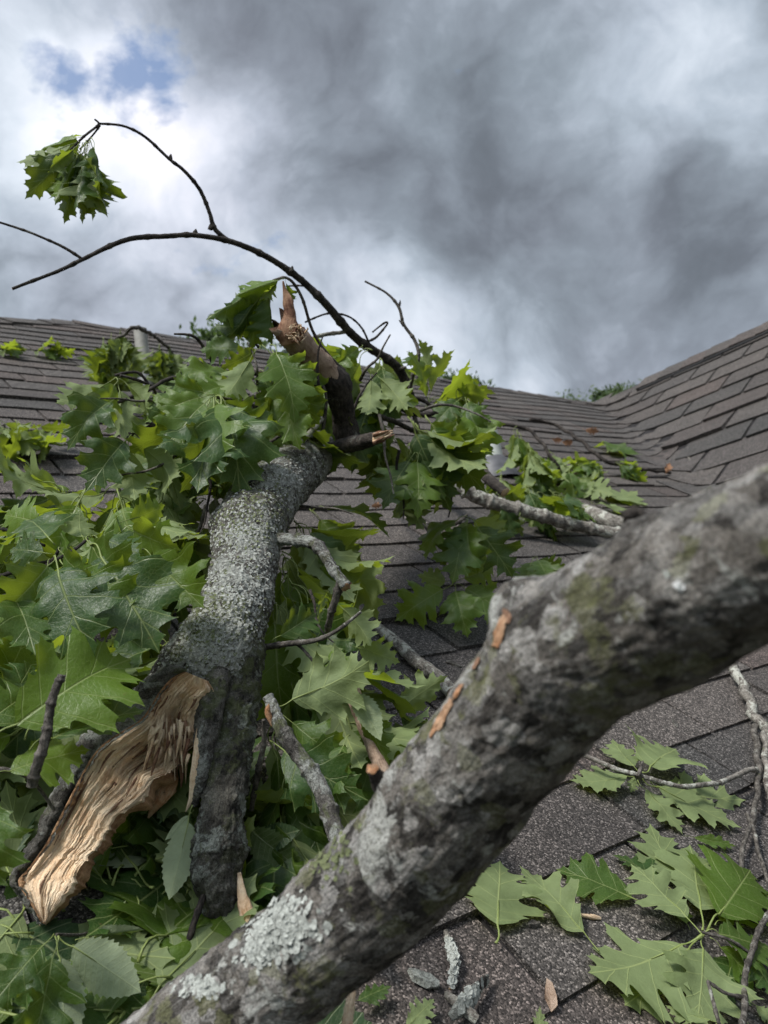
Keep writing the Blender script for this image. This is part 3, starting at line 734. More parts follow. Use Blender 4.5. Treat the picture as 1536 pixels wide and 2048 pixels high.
    for i, (lx, ly, rx, ry, bl, dp, ho) in enumerate(cp):
        s = i/n; wv_ = 9+7*noise.noise(Vector((s*34, 3, 1)))+4*noise.noise(Vector((s*90, 3, 1))); wv_ *= min(1, s*10, (1-s)*10); b0 = vs[i*(mW+1)]
        dx = (rx-lx)/max(1, math.hypot(rx-lx, ry-ly)); dy = (ry-ly)/max(1, math.hypot(rx-lx, ry-ly))
        for k in range(5):
            o_ = -2+(wv_+2)*k/4; dd = (b0-CAM).dot(FW)
            vr_.append(P(lx+dx*o_, ly+dy*o_, dd-.004+.005*(k/4)**2+.0015*noise.noise(Vector((s*80, k*.7, 4))))); ur_.append((k*.02, s*2))
    for i in range(n):
        for k in range(4): a = i*5+k; fr_.append((a, a+5, a+6, a+1))
    b2_ = len(vr_)
    for i, (lx, ly, rx, ry, bl, dp, ho) in enumerate(cp):
        s = i/n; wv_ = 14+16*noise.noise(Vector((s*13, 9, 1)))+5*noise.noise(Vector((s*37, 9, 1))); wv_ *= min(1, s*5, (1-s)*8)*(0.25 if s < .4 else 1); b0 = vs[i*(mW+1)+mW]
        dx = (rx-lx)/max(1, math.hypot(rx-lx, ry-ly)); dy = (ry-ly)/max(1, math.hypot(rx-lx, ry-ly)); q0 = b0-CAM; dd = q0.dot(FW); X0 = 768+F*q0.dot(RT)/dd; Y0 = 1024-F*q0.dot(UP)/dd
        for k in range(5):
            o_ = -3+(wv_+3)*k/4
            vr_.append(P(X0+dx*o_, Y0+dy*o_*.6+o_*.5, dd+.001+.014*(k/4)**1.5+.002*noise.noise(Vector((s*80, k*.7, 14))))); ur_.append((k*.02, s*2))
    for i in range(n):
        for k in range(4): a = b2_+i*5+k; fr_.append((a, a+5, a+6, a+1))
    part('inner_bark', mesh('inner_bark', vr_, fr_, M['innerbark'], uvs=ur_), big)
    global SLAB
    SLAB = (cp, n, mW, vs)
    return w
tw = torn()
def spike(parent, pts, mt, nm='splinter', flatn=.45, seed=0, seg=10):
    """a torn sliver: tapered, flattened and ragged"""
    wp = world_pts(pts); cp = crom(wp, 26); path = [Vector(c[:3]) for c in cp]; vs = []; fs = []; uvs = []
    for i, p in enumerate(path):
        tt = nz(path[min(i+1, 26)]-path[max(i-1, 0)]); a = nz(tt.cross(FW)); b = tt.cross(a); r = max(cp[i][3], .0005)
        for k in range(seg):
            an = 2*math.pi*k/seg
            rr = r*(1+.45*noise.noise(Vector((math.cos(an)*2+seed, math.sin(an)*2, i*.12)))+.2*noise.noise(Vector((an*3, seed, i*.8))))
            vs.append(p+a*math.cos(an)*rr+b*math.sin(an)*rr*flatn); uvs.append((k/seg*.4, i*.02))
    for i in range(26):
        for k in range(seg): fs.append((i*seg+k, i*seg+(k+1) % seg, (i+1)*seg+(k+1) % seg, (i+1)*seg+k))
    fs.append(tuple(range(seg-1, -1, -1))); fs.append(tuple(26*seg+k for k in range(seg)))
    return part(nm, mesh(nm, vs, fs, M[mt], uvs=uvs), parent)
# bark and wood prong right of the hollow, and the splinters hanging in it
limb('prong', [(440, 1340, .935, 22), (424, 1400, .915, 27), (414, 1460, .902, 26), (406, 1525, .89, 20), (396, 1580, .88, 12), (386, 1614, .875, 4)], 'trunk', big, seg=40, dens=10, amp=.10, fine=.001, seed=9)
spike(tw, [(404, 1400, .915, 3), (400, 1450, .895, 5), (393, 1500, .884, 7), (388, 1550, .878, 8), (383, 1595, .875, 5), (371, 1624, .874, 1)], 'wood', seed=1)
spike(tw, [(330, 1420, .905, 2), (318, 1455, .897, 5), (300, 1500, .892, 4), (288, 1535, .89, 1)], 'wood', seed=3)
spike(tw, [(362, 1470, .898, 7), (360, 1510, .898, 7), (364, 1550, .90, 4), (362, 1575, .90, 1)], 'redwood', seed=4)
spike(tw, [(330, 1520, .925, 18), (335, 1560, .915, 20), (318, 1600, .906, 14), (296, 1636, .904, 2)], 'orange', seed=5, flatn=.2)
for i in range(110):
    ii = LR.randrange(18, 120) if i % 3 else LR.randrange(30, 210); ww = LR.uniform(.08, .97); cpS, nS, mS, vS = SLAB
    ln_ = LR.randrange(8, 34); j2 = min(nS, ii+ln_); k1 = int(ww*mS); k2 = min(mS, max(0, k1+LR.randrange(-3, 4)))
    a_ = vS[ii*(mS+1)+k1]; b_ = vS[((ii+j2)//2)*(mS+1)+(k1+k2)//2]; c_ = vS[j2*(mS+1)+k2]; lf_ = LR.uniform(.001, .006)
    def px_(v, e): q = v-CAM-FW*e; d = q.dot(FW); return (768+F*q.dot(RT)/d, 1024-F*q.dot(UP)/d, d)
    spike(tw, [(*px_(a_, -.001), LR.uniform(1.5, 4)), (*px_(b_, lf_*.5), LR.uniform(1.2, 3)), (*px_(c_, lf_), .4)], 'wood' if i % 7 else 'redwood', seed=200+i, seg=6)
for i in range(60):
    x = LR.uniform(300, 378); y = 1462+LR.uniform(-30, 40)+(x-335)*.2; l = LR.uniform(22, 75); dx = LR.uniform(-14, 6)-(x < 330)*12; d = .905-LR.uniform(0, .022); w = LR.uniform(1.4, 4.2)
    spike(tw, [(x, y, d, w), (x+dx*.5, y+l*.5, d-.004, w*.9), (x+dx, y+l, d-.002, .5)], 'wood' if i % 4 else 'redwood', seed=10+i, seg=6)
spike(big, [(478, 1745, .83, 4), (486, 1800, .82, 12), (498, 1850, .81, 16), (505, 1900, .80, 16)], 'wood', 'splinter', .3, 60)
# broken stub at the far end of the trunk: dark bark, then stripped wood, then a red torn tongue
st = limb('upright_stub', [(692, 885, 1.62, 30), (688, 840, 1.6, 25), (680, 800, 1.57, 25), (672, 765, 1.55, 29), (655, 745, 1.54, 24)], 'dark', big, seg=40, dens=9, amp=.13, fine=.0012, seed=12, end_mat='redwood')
sw = limb('stripped_wood', [(668, 762, 1.545, 22), (648, 735, 1.53, 24), (622, 712, 1.51, 25), (600, 688, 1.49, 29), (580, 668, 1.475, 26)], 'tan', big, seg=40, dens=9, amp=.10, fine=.0006, seed=13, end=1.0, end_mat='redwood')
spike(big, [(586, 685, 1.46, 24), (578, 660, 1.45, 21), (580, 632, 1.45, 14), (577, 606, 1.45, 12), (570, 585, 1.45, 5), (566, 562, 1.45, 1.5)], 'redwood', 'torn_tongue', .5, 70)
for i in range(40):
    an = LR.uniform(0, 6.28); rr = LR.uniform(2, 22); x = 592+math.cos(an)*rr*.9; y = 668+math.sin(an)*rr; d = 1.445+LR.uniform(-.006, .01)
    spike(big, [(x, y, d, 1.8), (x+LR.uniform(-10, 10), y+LR.uniform(-12, 6), d-.006, 1.5), (x+LR.uniform(-14, 14), y+LR.uniform(-16, 10), d-.008, .4)], 'wood' if i % 3 else 'redwood', 'fibre', .8, 100+i, 5)
spike(big, [(690, 780, 1.56, 8), (660, 762, 1.55, 12), (636, 768, 1.54, 9), (612, 762, 1.53, 5), (600, 755, 1.53, 1)], 'dark', 'torn_bark', .6, 71)
limb('broken_side_stub', [(650, 905, 1.58, 13), (690, 892, 1.53, 16), (725, 884, 1.48, 15), (752, 876, 1.45, 13)], 'dark', big, seg=26, dens=5, amp=.12, fine=.0008, end=.8, end_mat='redwood', seed=14)
for i in range(22):
    a0 = LR.uniform(-9, 9); b0_ = LR.uniform(-.008, .008); l_ = LR.uniform(10, 40)
    spike(big, [(746, 878+a0, 1.44+b0_, 3.4), (752+l_*.5, 874+a0*.8-l_*.1, 1.435+b0_, 2.6), (752+l_, 871+a0*.6-l_*.2, 1.43+b0_, .5)], 'wood' if i % 3 == 0 else 'redwood', 'splinter', .8, 300+i, 6)
# side branches of the limb
sb = limb('side_branch', [(552, 1072, 1.16, 12), (590, 1080, 1.13, 12), (632, 1094, 1.10, 12), (655, 1118, 1.08, 11), (676, 1148, 1.06, 10), (692, 1168, 1.05, 11)], 'trunk', big, seg=26, dens=5, amp=.13, fine=.0009, end=.5, end_mat='orange', seed=15, nodes=.05)
limb('side_branch', [(686, 1160, 1.055, 9), (672, 1195, 1.06, 8), (660, 1225, 1.07, 7), (655, 1262, 1.09, 6)], 'twig', big, seg=16, dens=3, amp=.12, seed=16, nodes=.03)
t1 = strand(big, 'twig', [(515, 1293, 1.03, 7), (570, 1290, 1.0, 6), (625, 1282, .98, 5), (670, 1262, .97, 4), (722, 1224, .96, 3)], 'twig', seed=1)
strand(big, 'twig', [(590, 1282, 1.0, 4), (608, 1300, .99, 3), (625, 1322, .99, 3)], 'twig', seed=2)
t2 = strand(big, 'twig', [(520, 960, 1.42, 5), (560, 925, 1.44, 6), (600, 885, 1.47, 6), (645, 838, 1.5, 5)], 'pale', seed=3)
t3 = strand(big, 'twig', [(525, 968, 1.40, 4), (560, 935, 1.40, 5), (610, 900, 1.42, 3)], 'twig', seed=4)
strand(big, 'twig', [(640, 890, 1.55, 4), (650, 840, 1.53, 4), (652, 800, 1.52, 3), (645, 770, 1.52, 3)], 'twig', seed=5)
strand(big, 'twig', [(372, 1105, 1.25, 3), (390, 1075, 1.27, 3), (405, 1045, 1.3, 4), (412, 1010, 1.32, 4)], 'twig', seed=6)
k0 = strand(big, 'twig', [(690, 740, 1.6, 3), (640, 690, 1.55, 3), (600, 590, 1.5, 3), (575, 556, 1.47, 3), (545, 560, 1.46, 2)], 'twig', seed=7)
for a in [(572, 556, 1.47, 472, 592, 1.42, 20), (560, 560, 1.46, 520, 600, 1.45, -30), (540, 566, 1.46, 412, 640, 1.40, 30), (536, 570, 1.46, 440, 690, 1.44, -20), (530, 575, 1.46, 500, 702, 1.47, 10),
          (532, 572, 1.46, 545, 692, 1.46, -50), (570, 556, 1.47, 582, 612, 1.5, 60), (545, 562, 1.46, 470, 655, 1.5, -15)]:
    hleaf(k0, a[0], a[1], a[2], a[3], a[4], a[5], a[6], LR.random() < .4, 'hang', .9)
# leafy twigs of the crown left of the trunk
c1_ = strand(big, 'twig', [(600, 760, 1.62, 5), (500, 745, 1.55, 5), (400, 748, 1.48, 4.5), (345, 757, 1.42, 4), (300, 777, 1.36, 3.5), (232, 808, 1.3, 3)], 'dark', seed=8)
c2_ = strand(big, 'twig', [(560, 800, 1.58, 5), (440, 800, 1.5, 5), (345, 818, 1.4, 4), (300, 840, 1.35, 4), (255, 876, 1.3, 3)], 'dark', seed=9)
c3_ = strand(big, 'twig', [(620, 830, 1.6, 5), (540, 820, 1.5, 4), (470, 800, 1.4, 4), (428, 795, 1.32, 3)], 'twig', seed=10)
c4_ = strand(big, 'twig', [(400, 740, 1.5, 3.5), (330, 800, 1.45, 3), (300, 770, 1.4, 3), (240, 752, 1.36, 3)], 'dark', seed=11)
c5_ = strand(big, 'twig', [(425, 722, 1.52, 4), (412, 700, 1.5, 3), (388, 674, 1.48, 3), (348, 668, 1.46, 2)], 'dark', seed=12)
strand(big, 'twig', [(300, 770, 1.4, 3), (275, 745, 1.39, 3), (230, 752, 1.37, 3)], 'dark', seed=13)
strand(big, 'twig', [(520, 695, 1.6, 3), (495, 676, 1.58, 2), (455, 668, 1.57, 2)], 'dark', seed=14)
T_ = [(232, 755, 1.32, 112, 806, 1.22, 35, 1), (232, 755, 1.32, 180, 850, 1.26, -20, 0), (236, 757, 1.32, 250, 880, 1.28, 10, 1), (238, 757, 1.32, 300, 830, 1.3, 40, 1), (232, 800, 1.3, 135, 900, 1.22, 25, 0),
      (258, 875, 1.28, 270, 1000, 1.2, 0, 1), (258, 872, 1.28, 205, 920, 1.24, -40, 0), (262, 875, 1.28, 335, 975, 1.22, 40, 1), (255, 880, 1.28, 195, 990, 1.25, 30, 0), (262, 870, 1.28, 170, 985, 1.18, 20, 0),
      (430, 795, 1.3, 395, 985, 1.16, 10, 0), (430, 795, 1.3, 480, 1000, 1.2, -15, 0), (425, 795, 1.3, 330, 905, 1.22, 30, 0), (432, 792, 1.3, 540, 930, 1.25, -20, 0), (425, 790, 1.3, 290, 845, 1.26, 20, 0), (433, 796, 1.3, 452, 940, 1.18, 30, 0),
      (430, 800, 1.28, 360, 985, 1.2, -35, 0), (436, 790, 1.3, 560, 850, 1.3, 15, 0), (430, 788, 1.32, 350, 770, 1.36, 0, 0), (440, 800, 1.3, 520, 980, 1.3, 35, 0), (420, 800, 1.3, 250, 905, 1.28, -15, 0),
      (512, 700, 1.36, 452, 790, 1.3, 15, 1), (520, 690, 1.4, 440, 735, 1.36, -20, 0), (525, 690, 1.42, 640, 790, 1.4, 20, 0), (540, 690, 1.42, 590, 850, 1.36, -30, 0), (545, 700, 1.42, 640, 850, 1.42, 20, 0), (500, 700, 1.42, 400, 700, 1.45, 30, 0),
      (560, 760, 1.42, 600, 900, 1.36, 10, 0), (550, 765, 1.42, 510, 890, 1.36, -20, 0), (500, 745, 1.42, 400, 850, 1.36, 15, 0), (520, 740, 1.42, 545, 830, 1.38, -35, 0), (470, 770, 1.38, 390, 800, 1.33, 35, 0)]
for i, (a, b, c, d, e, f, g, fl) in enumerate(T_):
    hleaf((c1_, c2_, c3_, c4_, c5_)[i % 5], a, b, c, d, e, f, g+LR.uniform(-8, 8), bool(fl))
for (x, y, d, n, ang, dr) in [(370, 830, 1.42, 3, 240, .9), (470, 760, 1.5, 5, 180, .6), (560, 780, 1.5, 5, 260, .7), (600, 700, 1.55, 4, 250, .5), (390, 860, 1.4, 5, 240, .8), (480, 880, 1.42, 5, 270, .8),
                              (330, 930, 1.35, 4, 260, .8), (560, 830, 1.5, 4, 300, .7), (640, 760, 1.65, 4, 270, .8), (250, 860, 1.4, 2, 260, .8)]:
    sprig(c3_ if n == 5 else c2_, x, y, d, n, ang, .15, dr, .9, .3)
# crown right of the trunk
e1_ = strand(big, 'twig', [(900, 1010, 1.9, 5), (860, 930, 1.85, 6), (838, 870, 1.8, 5), (790, 845, 1.7, 5), (758, 830, 1.62, 5)], 'dark', seed=20, end=.5)
e2_ = strand(big, 'twig', [(720, 830, 1.9, 7), (790, 815, 1.9, 6), (860, 830, 1.9, 5), (930, 800, 1.95, 3)], 'dark', seed=21)
e3_ = strand(big, 'twig', [(700, 800, 1.8, 6), (760, 790, 1.8, 5), (840, 800, 1.85, 4), (905, 850, 1.85, 3)], 'dark', seed=22)
for (b_, x, y, d, n, ang, dr, L) in [(e1_, 770, 870, 1.75, 4, 280, .8, .14), (e1_, 820, 910, 1.7, 6, 270, 1.4, .14), (e1_, 835, 850, 1.72, 6, 320, .6, .17), (e2_, 900, 805, 1.9, 6, 300, .7, .15), (e2_, 920, 800, 1.9, 4, 280, .9, .13),
                                     (e2_, 760, 740, 1.8, 6, 270, .9, .15), (e2_, 720, 700, 1.75, 4, 180, .5, .15), (e3_, 860, 800, 1.95, 6, 60, .3, .13), (e3_, 890, 870, 1.8, 5, 300, 1.0, .14), (e3_, 740, 800, 1.8, 5, 250, .8, .15), (e3_, 700, 730, 1.8, 4, 250, .8, .14), 
                                     (e3_, 850, 760, 2.1, 5, 120, .2, .12)]:
    sprig(b_, x, y, d, n, ang, L, dr, .85, .3)
for a in [(850, 830, 1.75, 972, 985, 1.7, 15, 0), (850, 832, 1.75, 950, 900, 1.72, 25, 0), (830, 905, 1.7, 765, 1020, 1.62, 20, 0), (832, 905, 1.7, 835, 1040, 1.62, -10, 0), (834, 905, 1.7, 890, 1000, 1.66, -30, 0), (745, 740, 1.66, 815, 820, 1.6, 10, 1), (742, 740, 1.66, 735, 830, 1.6, 15, 1),
          (930, 795, 1.85, 968, 880, 1.8, 10, 0), (930, 800, 1.85, 960, 930, 1.8, -20, 0), (925, 795, 1.85, 870, 850, 1.8, 20, 0), (725, 690, 1.7, 668, 735, 1.66, 0, 0), (850, 810, 1.8, 780, 800, 1.8, 20, 0)]:
    hleaf(e3_ if a[0] > 840 else e1_, a[0], a[1], a[2], a[3], a[4], a[5], a[6], bool(a[7]))
TW = random.Random(5)
for i, (x, y, d, an_, L_) in enumerate([(600, 900, 1.5, 150, 160), (560, 870, 1.45, 200, 150), (520, 800, 1.4, 120, 120), (480, 900, 1.35, 230, 130), (350, 800, 1.35, 190, 150), (700, 850, 1.6, 60, 120), (760, 830, 1.6, 300, 160), (800, 900, 1.65, 250, 140),
                                       (840, 820, 1.75, 20, 150), (420, 960, 1.25, 250, 110), (360, 900, 1.3, 210, 160), (640, 800, 1.5, 100, 130), (720, 760, 1.7, 50, 110), (880, 930, 1.8, 290, 110), (560, 1000, 1.35, 330, 150), (620, 1180, 1.1, 300, 120)]):
    a_ = math.radians(an_); pts = [(x, y, d, 3.4)]
    for q in range(1, 5):
        a_ += TW.uniform(-.35, .35); x += math.cos(a_)*L_/4; y -= math.sin(a_)*L_/4; d -= TW.uniform(-.01, .03); pts.append((x, y, d, 3.4-q*.5))
    strand(big, 'twig', pts, 'dark' if i % 2 else 'twig', seed=120+i)
# leaves under and beside the limb, lower right
for a in [(545, 1412, .92, 738, 1322, .93, -12, 1, 'oak', 1.05), (690, 1368, .95, 762, 1482, .93, 20, 1, 'serr', 1.1), (560, 1425, .95, 705, 1530, .92, 15, 0, 'oak', .8), (540, 1482, .92, 735, 1600, .86, 10, 0, 'oak', 1.0), (700, 1470, .93, 650, 1640, .86, 30, 0, 'oak', .9),
          (540, 1285, 1.0, 632, 1226, 1.05, 0, 0, 'oak', 1.0), (700, 1290, 1.1, 800, 1325, 1.12, 10, 1, 'oak', 1.0), (668, 1200, 1.12, 742, 1292, 1.08, 20, 1, 'oak', 1.0), (640, 1262, 1.1, 655, 1185, 1.12, 50, 1, 'oak', .6), (780, 1440, 1.1, 895, 1352, 1.16, 20, 1, 'oak', .8),
          (790, 1430, 1.12, 860, 1480, 1.1, -20, 0, 'oak', 1.0), (480, 1640, .92, 612, 1745, .9, 10, 0, 'serr', 1.2), (500, 1690, .93, 600, 1660, .9, -10, 0, 'serr', 1.2), (720, 1400, 1.0, 780, 1530, .95, 35, 0, 'oak', .9), (655, 1290, 1.04, 700, 1380, 1.0, -25, 0, 'oak', 1)]:
    hleaf(t1, *a[:6], a[6], bool(a[7]), a[8], a[9])
for (x, y, d, n, ang, dr, fl) in [(570, 1120, 1.25, 6, 290, .7, .2), (590, 1180, 1.2, 6, 300, .7, .2), (610, 1060, 1.4, 6, 320, .5, .4), (570, 1240, 1.15, 5, 300, .6, .2), (640, 1030, 1.7, 3, 330, .3, .4), (600, 1360, 1.1, 6, 300, .5, .2), (640, 1320, 1.1, 5, 320, .4, .3), (560, 1480, 1.02, 6, 290, .6, .1),
                                  (590, 1560, .98, 6, 280, .6, .1), (560, 1640, .95, 6, 280, .6, .1), (700, 1440, 1.05, 5, 320, .4, .3), (660, 1120, 1.35, 3, 330, .5, .2), (540, 1740, .95, 5, 270, .4, .1)]:
    sprig(sb if n == 6 else t1, x, y, d, n, ang, .15, dr, 1.0, fl)
# ------------------------------------------------------------------ foreground limb
fl_ = thing('oak_limb', P(900, 1500, .42)-Z*.15, 'big grey blotchy out of focus limb nearest the viewer, crossing to the right edge', 'fallen branch')
limb('bark', [(230, 2200, .58, 106), (365, 2090, .575, 106), (500, 1990, .57, 110), (605, 1905, .56, 112), (672, 1845, .55, 118), (792, 1739, .535, 122), (878, 1632, .515, 127), (953, 1532, .495, 126), (1026, 1450, .47, 135), (1087, 1373, .45, 139), (1160, 1301, .43, 148), (1315, 1215, .39, 160), (1450, 1140, .36, 160), (1600, 1085, .33, 163), (1800, 1010, .31, 171)],
     'fore', fl_, seg=180, dens=11, amp=.05, fr=1.0, fine=.0013, seed=31,
     knots=[(P(1045, 1195, .45), .022, .012), (P(1000, 1225, .45), .02, .006), (P(1265, 1050, .39), .014, .004), (P(760, 1560, .51), .014, .006), (P(1040, 1640, .50), .03, .006), (P(1078, 1215, .44), .012, -.006), (P(1092, 1290, .43), .012, -.005)])
limb('knot', [(790, 1600, .52, 22), (762, 1565, .515, 19), (746, 1540, .51, 12)], 'dark', fl_, seg=24, dens=7, amp=.2, end=.5, end_mat='orange', seed=32, fine=.0006)
limb('knot', [(1300, 1085, .40, 30), (1276, 1050, .395, 26), (1262, 1025, .39, 14)], 'dark', fl_, seg=24, dens=7, amp=.25, end=.3, end_mat='dark', seed=33, fine=.0006)
def patch(x, y, w, h, ang, d, mt, seed):
    """a ragged patch where the bark is scraped off, wrapped on the limb by shooting on to it"""
    dg = bpy.context.evaluated_depsgraph_get(); o = fl_.children[0]
    vs = []; fs = []; uvs = []; n = 14; ca, sa_ = math.cos(math.radians(ang)), math.sin(math.radians(ang)); me = o.data
    from mathutils.bvhtree import BVHTree
    global BV
    if 'BV' not in globals(): BV = BVHTree.FromPolygons([v.co[:] for v in me.vertices], [p.vertices[:] for p in me.polygons])
    C_ = 40
    def at(px, py):
        r = nz(P(px, py, 1)-CAM); h = BV.ray_cast(CAM, r)
        return (h[0]+h[1]*(.0011+.0007*noise.noise(h[0]*240))) if h[0] else None
    rings = []
    for j in range(n+1):
        row = []
        for k in range(C_):
            an = 2*math.pi*k/C_; rr = (j/n)*(1+.35*noise.noise(Vector((math.cos(an)*1.7, math.sin(an)*1.7, seed)))+.2*noise.noise(Vector((math.cos(an)*5, math.sin(an)*5, seed+3))))
            lx, ly = math.cos(an)*w*rr, math.sin(an)*h*rr; q = at(x+lx*ca-ly*sa_, y+lx*sa_+ly*ca)
            g_ = 1.0
            while q is None and g_ > .1: g_ -= .1; q = at(x+(lx*ca-ly*sa_)*g_, y+(lx*sa_+ly*ca)*g_)
            if q is None: return
            if j == n: q = q-(CAM-q).normalized()*.0016
            vs.append(q); uvs.append((lx*.01, ly*.004))
    for j in range(n):
        for k in range(C_): a, b = j*C_+k, j*C_+(k+1) % C_; fs.append((a, b, b+C_, a+C_))
    part('scraped_patch', mesh('scraped_patch', vs, fs, M[mt], uvs=uvs), fl_)
patch(1003, 1262, 10, 36, 16, 0, 'orange', 1)
patch(1016, 1232, 7, 16, -20, 0, 'redwood', 9)
patch(886, 1436, 8, 42, 30, 0, 'orange', 2)
patch(918, 1384, 4, 18, 34, 0, 'orange', 3)
patch(955, 1328, 5, 14, 30, 0, 'redwood', 8)
patch(1360, 1172, 13, 10, 30, 0, 'chip', 4)
patch(1335, 1150, 9, 7, 60, 0, 'lichen', 7)
# flaky lichen on the foreground limb and trunk: small ruffled scales
def flakes(src, region, cnt, size, mt, nm, parent, seed, bulge=1.0):
    from mathutils.bvhtree import BVHTree
    me = src.data; bv = BVHTree.FromPolygons([v.co[:] for v in me.vertices], [p.vertices[:] for p in me.polygons])
    rd = random.Random(seed); vs = []; fs = []
    for _ in range(cnt):
        cx, cy, sx, sy = rd.choice(region); x = rd.gauss(cx, sx); y = rd.gauss(cy, sy)
        h = bv.ray_cast(CAM, nz(P(x, y, 1)-CAM))
        if not h[0]: continue
        p, n_ = h[0], h[1]; t = nz(n_.orthogonal()); t = Matrix.Rotation(rd.uniform(0, 6.28), 3, n_) @ t; b = n_.cross(t); s = size*rd.uniform(.35, 1.3); k0_ = len(vs)
        vs.append(p+n_*s*.12)
        m_ = 9
        for k in range(m_):
            an = 2*math.pi*k/m_; r = s*rd.uniform(.55, 1.1); vs.append(p+(t*math.cos(an)+b*math.sin(an))*r+n_*s*(rd.uniform(.0, .42)*bulge))
        for k in range(m_): fs.append((k0_, k0_+1+k, k0_+1+(k+1) % m_))
    if vs: part(nm, mesh(nm, vs, fs, M[mt]), parent)
bark_o = fl_.children[0]
flakes(bark_o, [(560, 1850, 32, 26)], 420, .0034, 'lichen', 'lichen', fl_, 1)
flakes(bark_o, [(520, 1905, 18, 12)], 120, .0034, 'lichen', 'lichen', fl_, 21)
flakes(bark_o, [(660, 1700, 22, 30)], 200, .0022, 'mosslichen', 'moss', fl_, 2)
flakes(bark_o, [(400, 1975, 20, 10)], 130, .0026, 'lichen', 'lichen', fl_, 22)
fork_o = big.children[1]
flakes(trunk, [(470, 1060, 60, 45), (480, 1200, 60, 45), (440, 1290, 60, 40), (490, 1130, 50, 40), (590, 950, 50, 30), (450, 1250, 60, 60), (400, 1320, 40, 30), (480, 1340, 25, 40)], 6500, .0022, 'crust', 'crust', big, 3, .8)
flakes(trunk, [(470, 1060, 50, 45), (480, 1185, 45, 30), (440, 1290, 60, 40), (590, 950, 50, 30)], 1700, .0022, 'lichen', 'lichen', big, 33, .8)
flakes(trunk, [(470, 1050, 50, 35), (400, 1250, 40, 60), (430, 1250, 60, 60), (520, 1000, 40, 40)], 2000, .0021, 'mosslichen', 'moss', big, 4)
flakes(fork_o, [(436, 1700, 32, 30), (470, 1560, 22, 50), (440, 1650, 30, 60), (480, 1500, 14, 60)], 3000, .0034, 'mosslichen', 'moss', big, 5, 1.2)
flakes(fork_o, [(436, 1690, 26, 24), (478, 1560, 14, 20), (470, 1430, 25, 50)], 1500, .0026, 'crust', 'lichen', big, 6, 1.2)
# ------------------------------------------------------------------ arching bare branch
ar = thing('bare_branch', R(822, 790), 'dark bare branch arching against the sky, one bunch of leaves hanging at its tip', 'branch')
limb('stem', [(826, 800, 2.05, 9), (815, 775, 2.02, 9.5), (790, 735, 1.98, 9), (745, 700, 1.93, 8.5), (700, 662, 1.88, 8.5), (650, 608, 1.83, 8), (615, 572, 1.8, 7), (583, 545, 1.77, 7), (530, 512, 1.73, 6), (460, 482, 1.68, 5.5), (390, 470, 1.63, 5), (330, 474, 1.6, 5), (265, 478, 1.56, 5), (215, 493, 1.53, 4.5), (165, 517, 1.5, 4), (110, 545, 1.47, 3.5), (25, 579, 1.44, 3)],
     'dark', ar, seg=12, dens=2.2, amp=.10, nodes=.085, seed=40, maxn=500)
strand(ar, 'twig', [(165, 517, 1.5, 3), (130, 496, 1.49, 3), (85, 476, 1.48, 2.5), (40, 458, 1.47, 2.5), (-60, 425, 1.45, 2)], 'dark', nodes=.05, seed=41)
aw = strand(ar, 'twig', [(462, 484, 1.68, 5), (430, 458, 1.67, 5), (418, 425, 1.66, 4), (398, 378, 1.65, 4), (368, 340, 1.63, 3.5), (340, 318, 1.62, 3.2), (290, 275, 1.6, 3), (245, 252, 1.58, 2.5), (195, 246, 1.56, 2.3)], 'dark', nodes=.05, seed=42)
strand(ar, 'twig', [(190, 238, 1.56, 1.8), (197, 250, 1.56, 2.2), (165, 275, 1.55, 2.3), (140, 300, 1.55, 2)], 'dark', seed=43)
strand(ar, 'twig', [(200, 250, 1.56, 2), (185, 270, 1.56, 1.8), (160, 300, 1.56, 1.8)], 'dark', seed=44)
for x, y in ((390, 466), (583, 540), (420, 455), (340, 316)): spike(ar, [(x, y+4, 1.7, 5), (x+1, y-2, 1.7, 4), (x+2, y-8, 1.7, 1)], 'dark', 'bud', 1, x)
lt_ = ar.children[3]
for i, a in enumerate([(170, 272, 82, 300, 20, 0), (165, 278, 32, 325, 70, 1), (160, 285, 50, 398, 10, 0), (160, 290, 95, 345, -20, 1), (165, 285, 128, 448, 15, 0), (172, 280, 165, 448, 30, 0), (180, 280, 216, 435, 50, 1), (182, 275, 212, 380, -60, 0), (160, 290, 110, 380, 35, 0), (175, 285, 190, 400, 10, 0),
                       (168, 285, 145, 400, -35, 0), (178, 285, 150, 425, 60, 0), (165, 290, 75, 370, -25, 0), (170, 285, 140, 410, 0, 0), (172, 282, 175, 420, -15, 0), (165, 290, 110, 410, 5, 0), (178, 280, 200, 410, 25, 1), (168, 290, 120, 395, -50, 0), (175, 290, 185, 445, 70, 0)]):
    hleaf(lt_, a[0], a[1], 1.55, a[2], a[3], 1.55-.03*(i % 4)+.05, a[4], bool(a[5]), 'hang' if a[2] > 60 else 'flat', .8)
strand(ar, 'twig', [(690, 662, 1.87, 4), (660, 668, 1.86, 4), (622, 678, 1.84, 3.5)], 'pale', seed=45)
strand(ar, 'twig', [(795, 738, 1.98, 4), (812, 734, 1.97, 3)], 'twig', seed=46)
strand(ar, 'twig', [(740, 690, 1.92, 2.2), (722, 655, 1.9, 2), (695, 632, 1.88, 2), (655, 627, 1.87, 2), (610, 645, 1.86, 2)], 'dark', seed=47)
strand(ar, 'twig', [(725, 685, 1.92, 2.5), (752, 675, 1.92, 2.5), (774, 650, 1.92, 2), (770, 645, 1.92, 2), (745, 665, 1.92, 1.5)], 'dark', seed=48)
strand(ar, 'twig', [(648, 606, 1.83, 2), (615, 575, 1.84, 2), (572, 572, 1.85, 1.6)], 'dark', seed=49)
cw = thing('curved_twig', P(838, 930, 2.0), 'thin leafless curved twig standing upright against the sky right of the arching branch', 'twig')
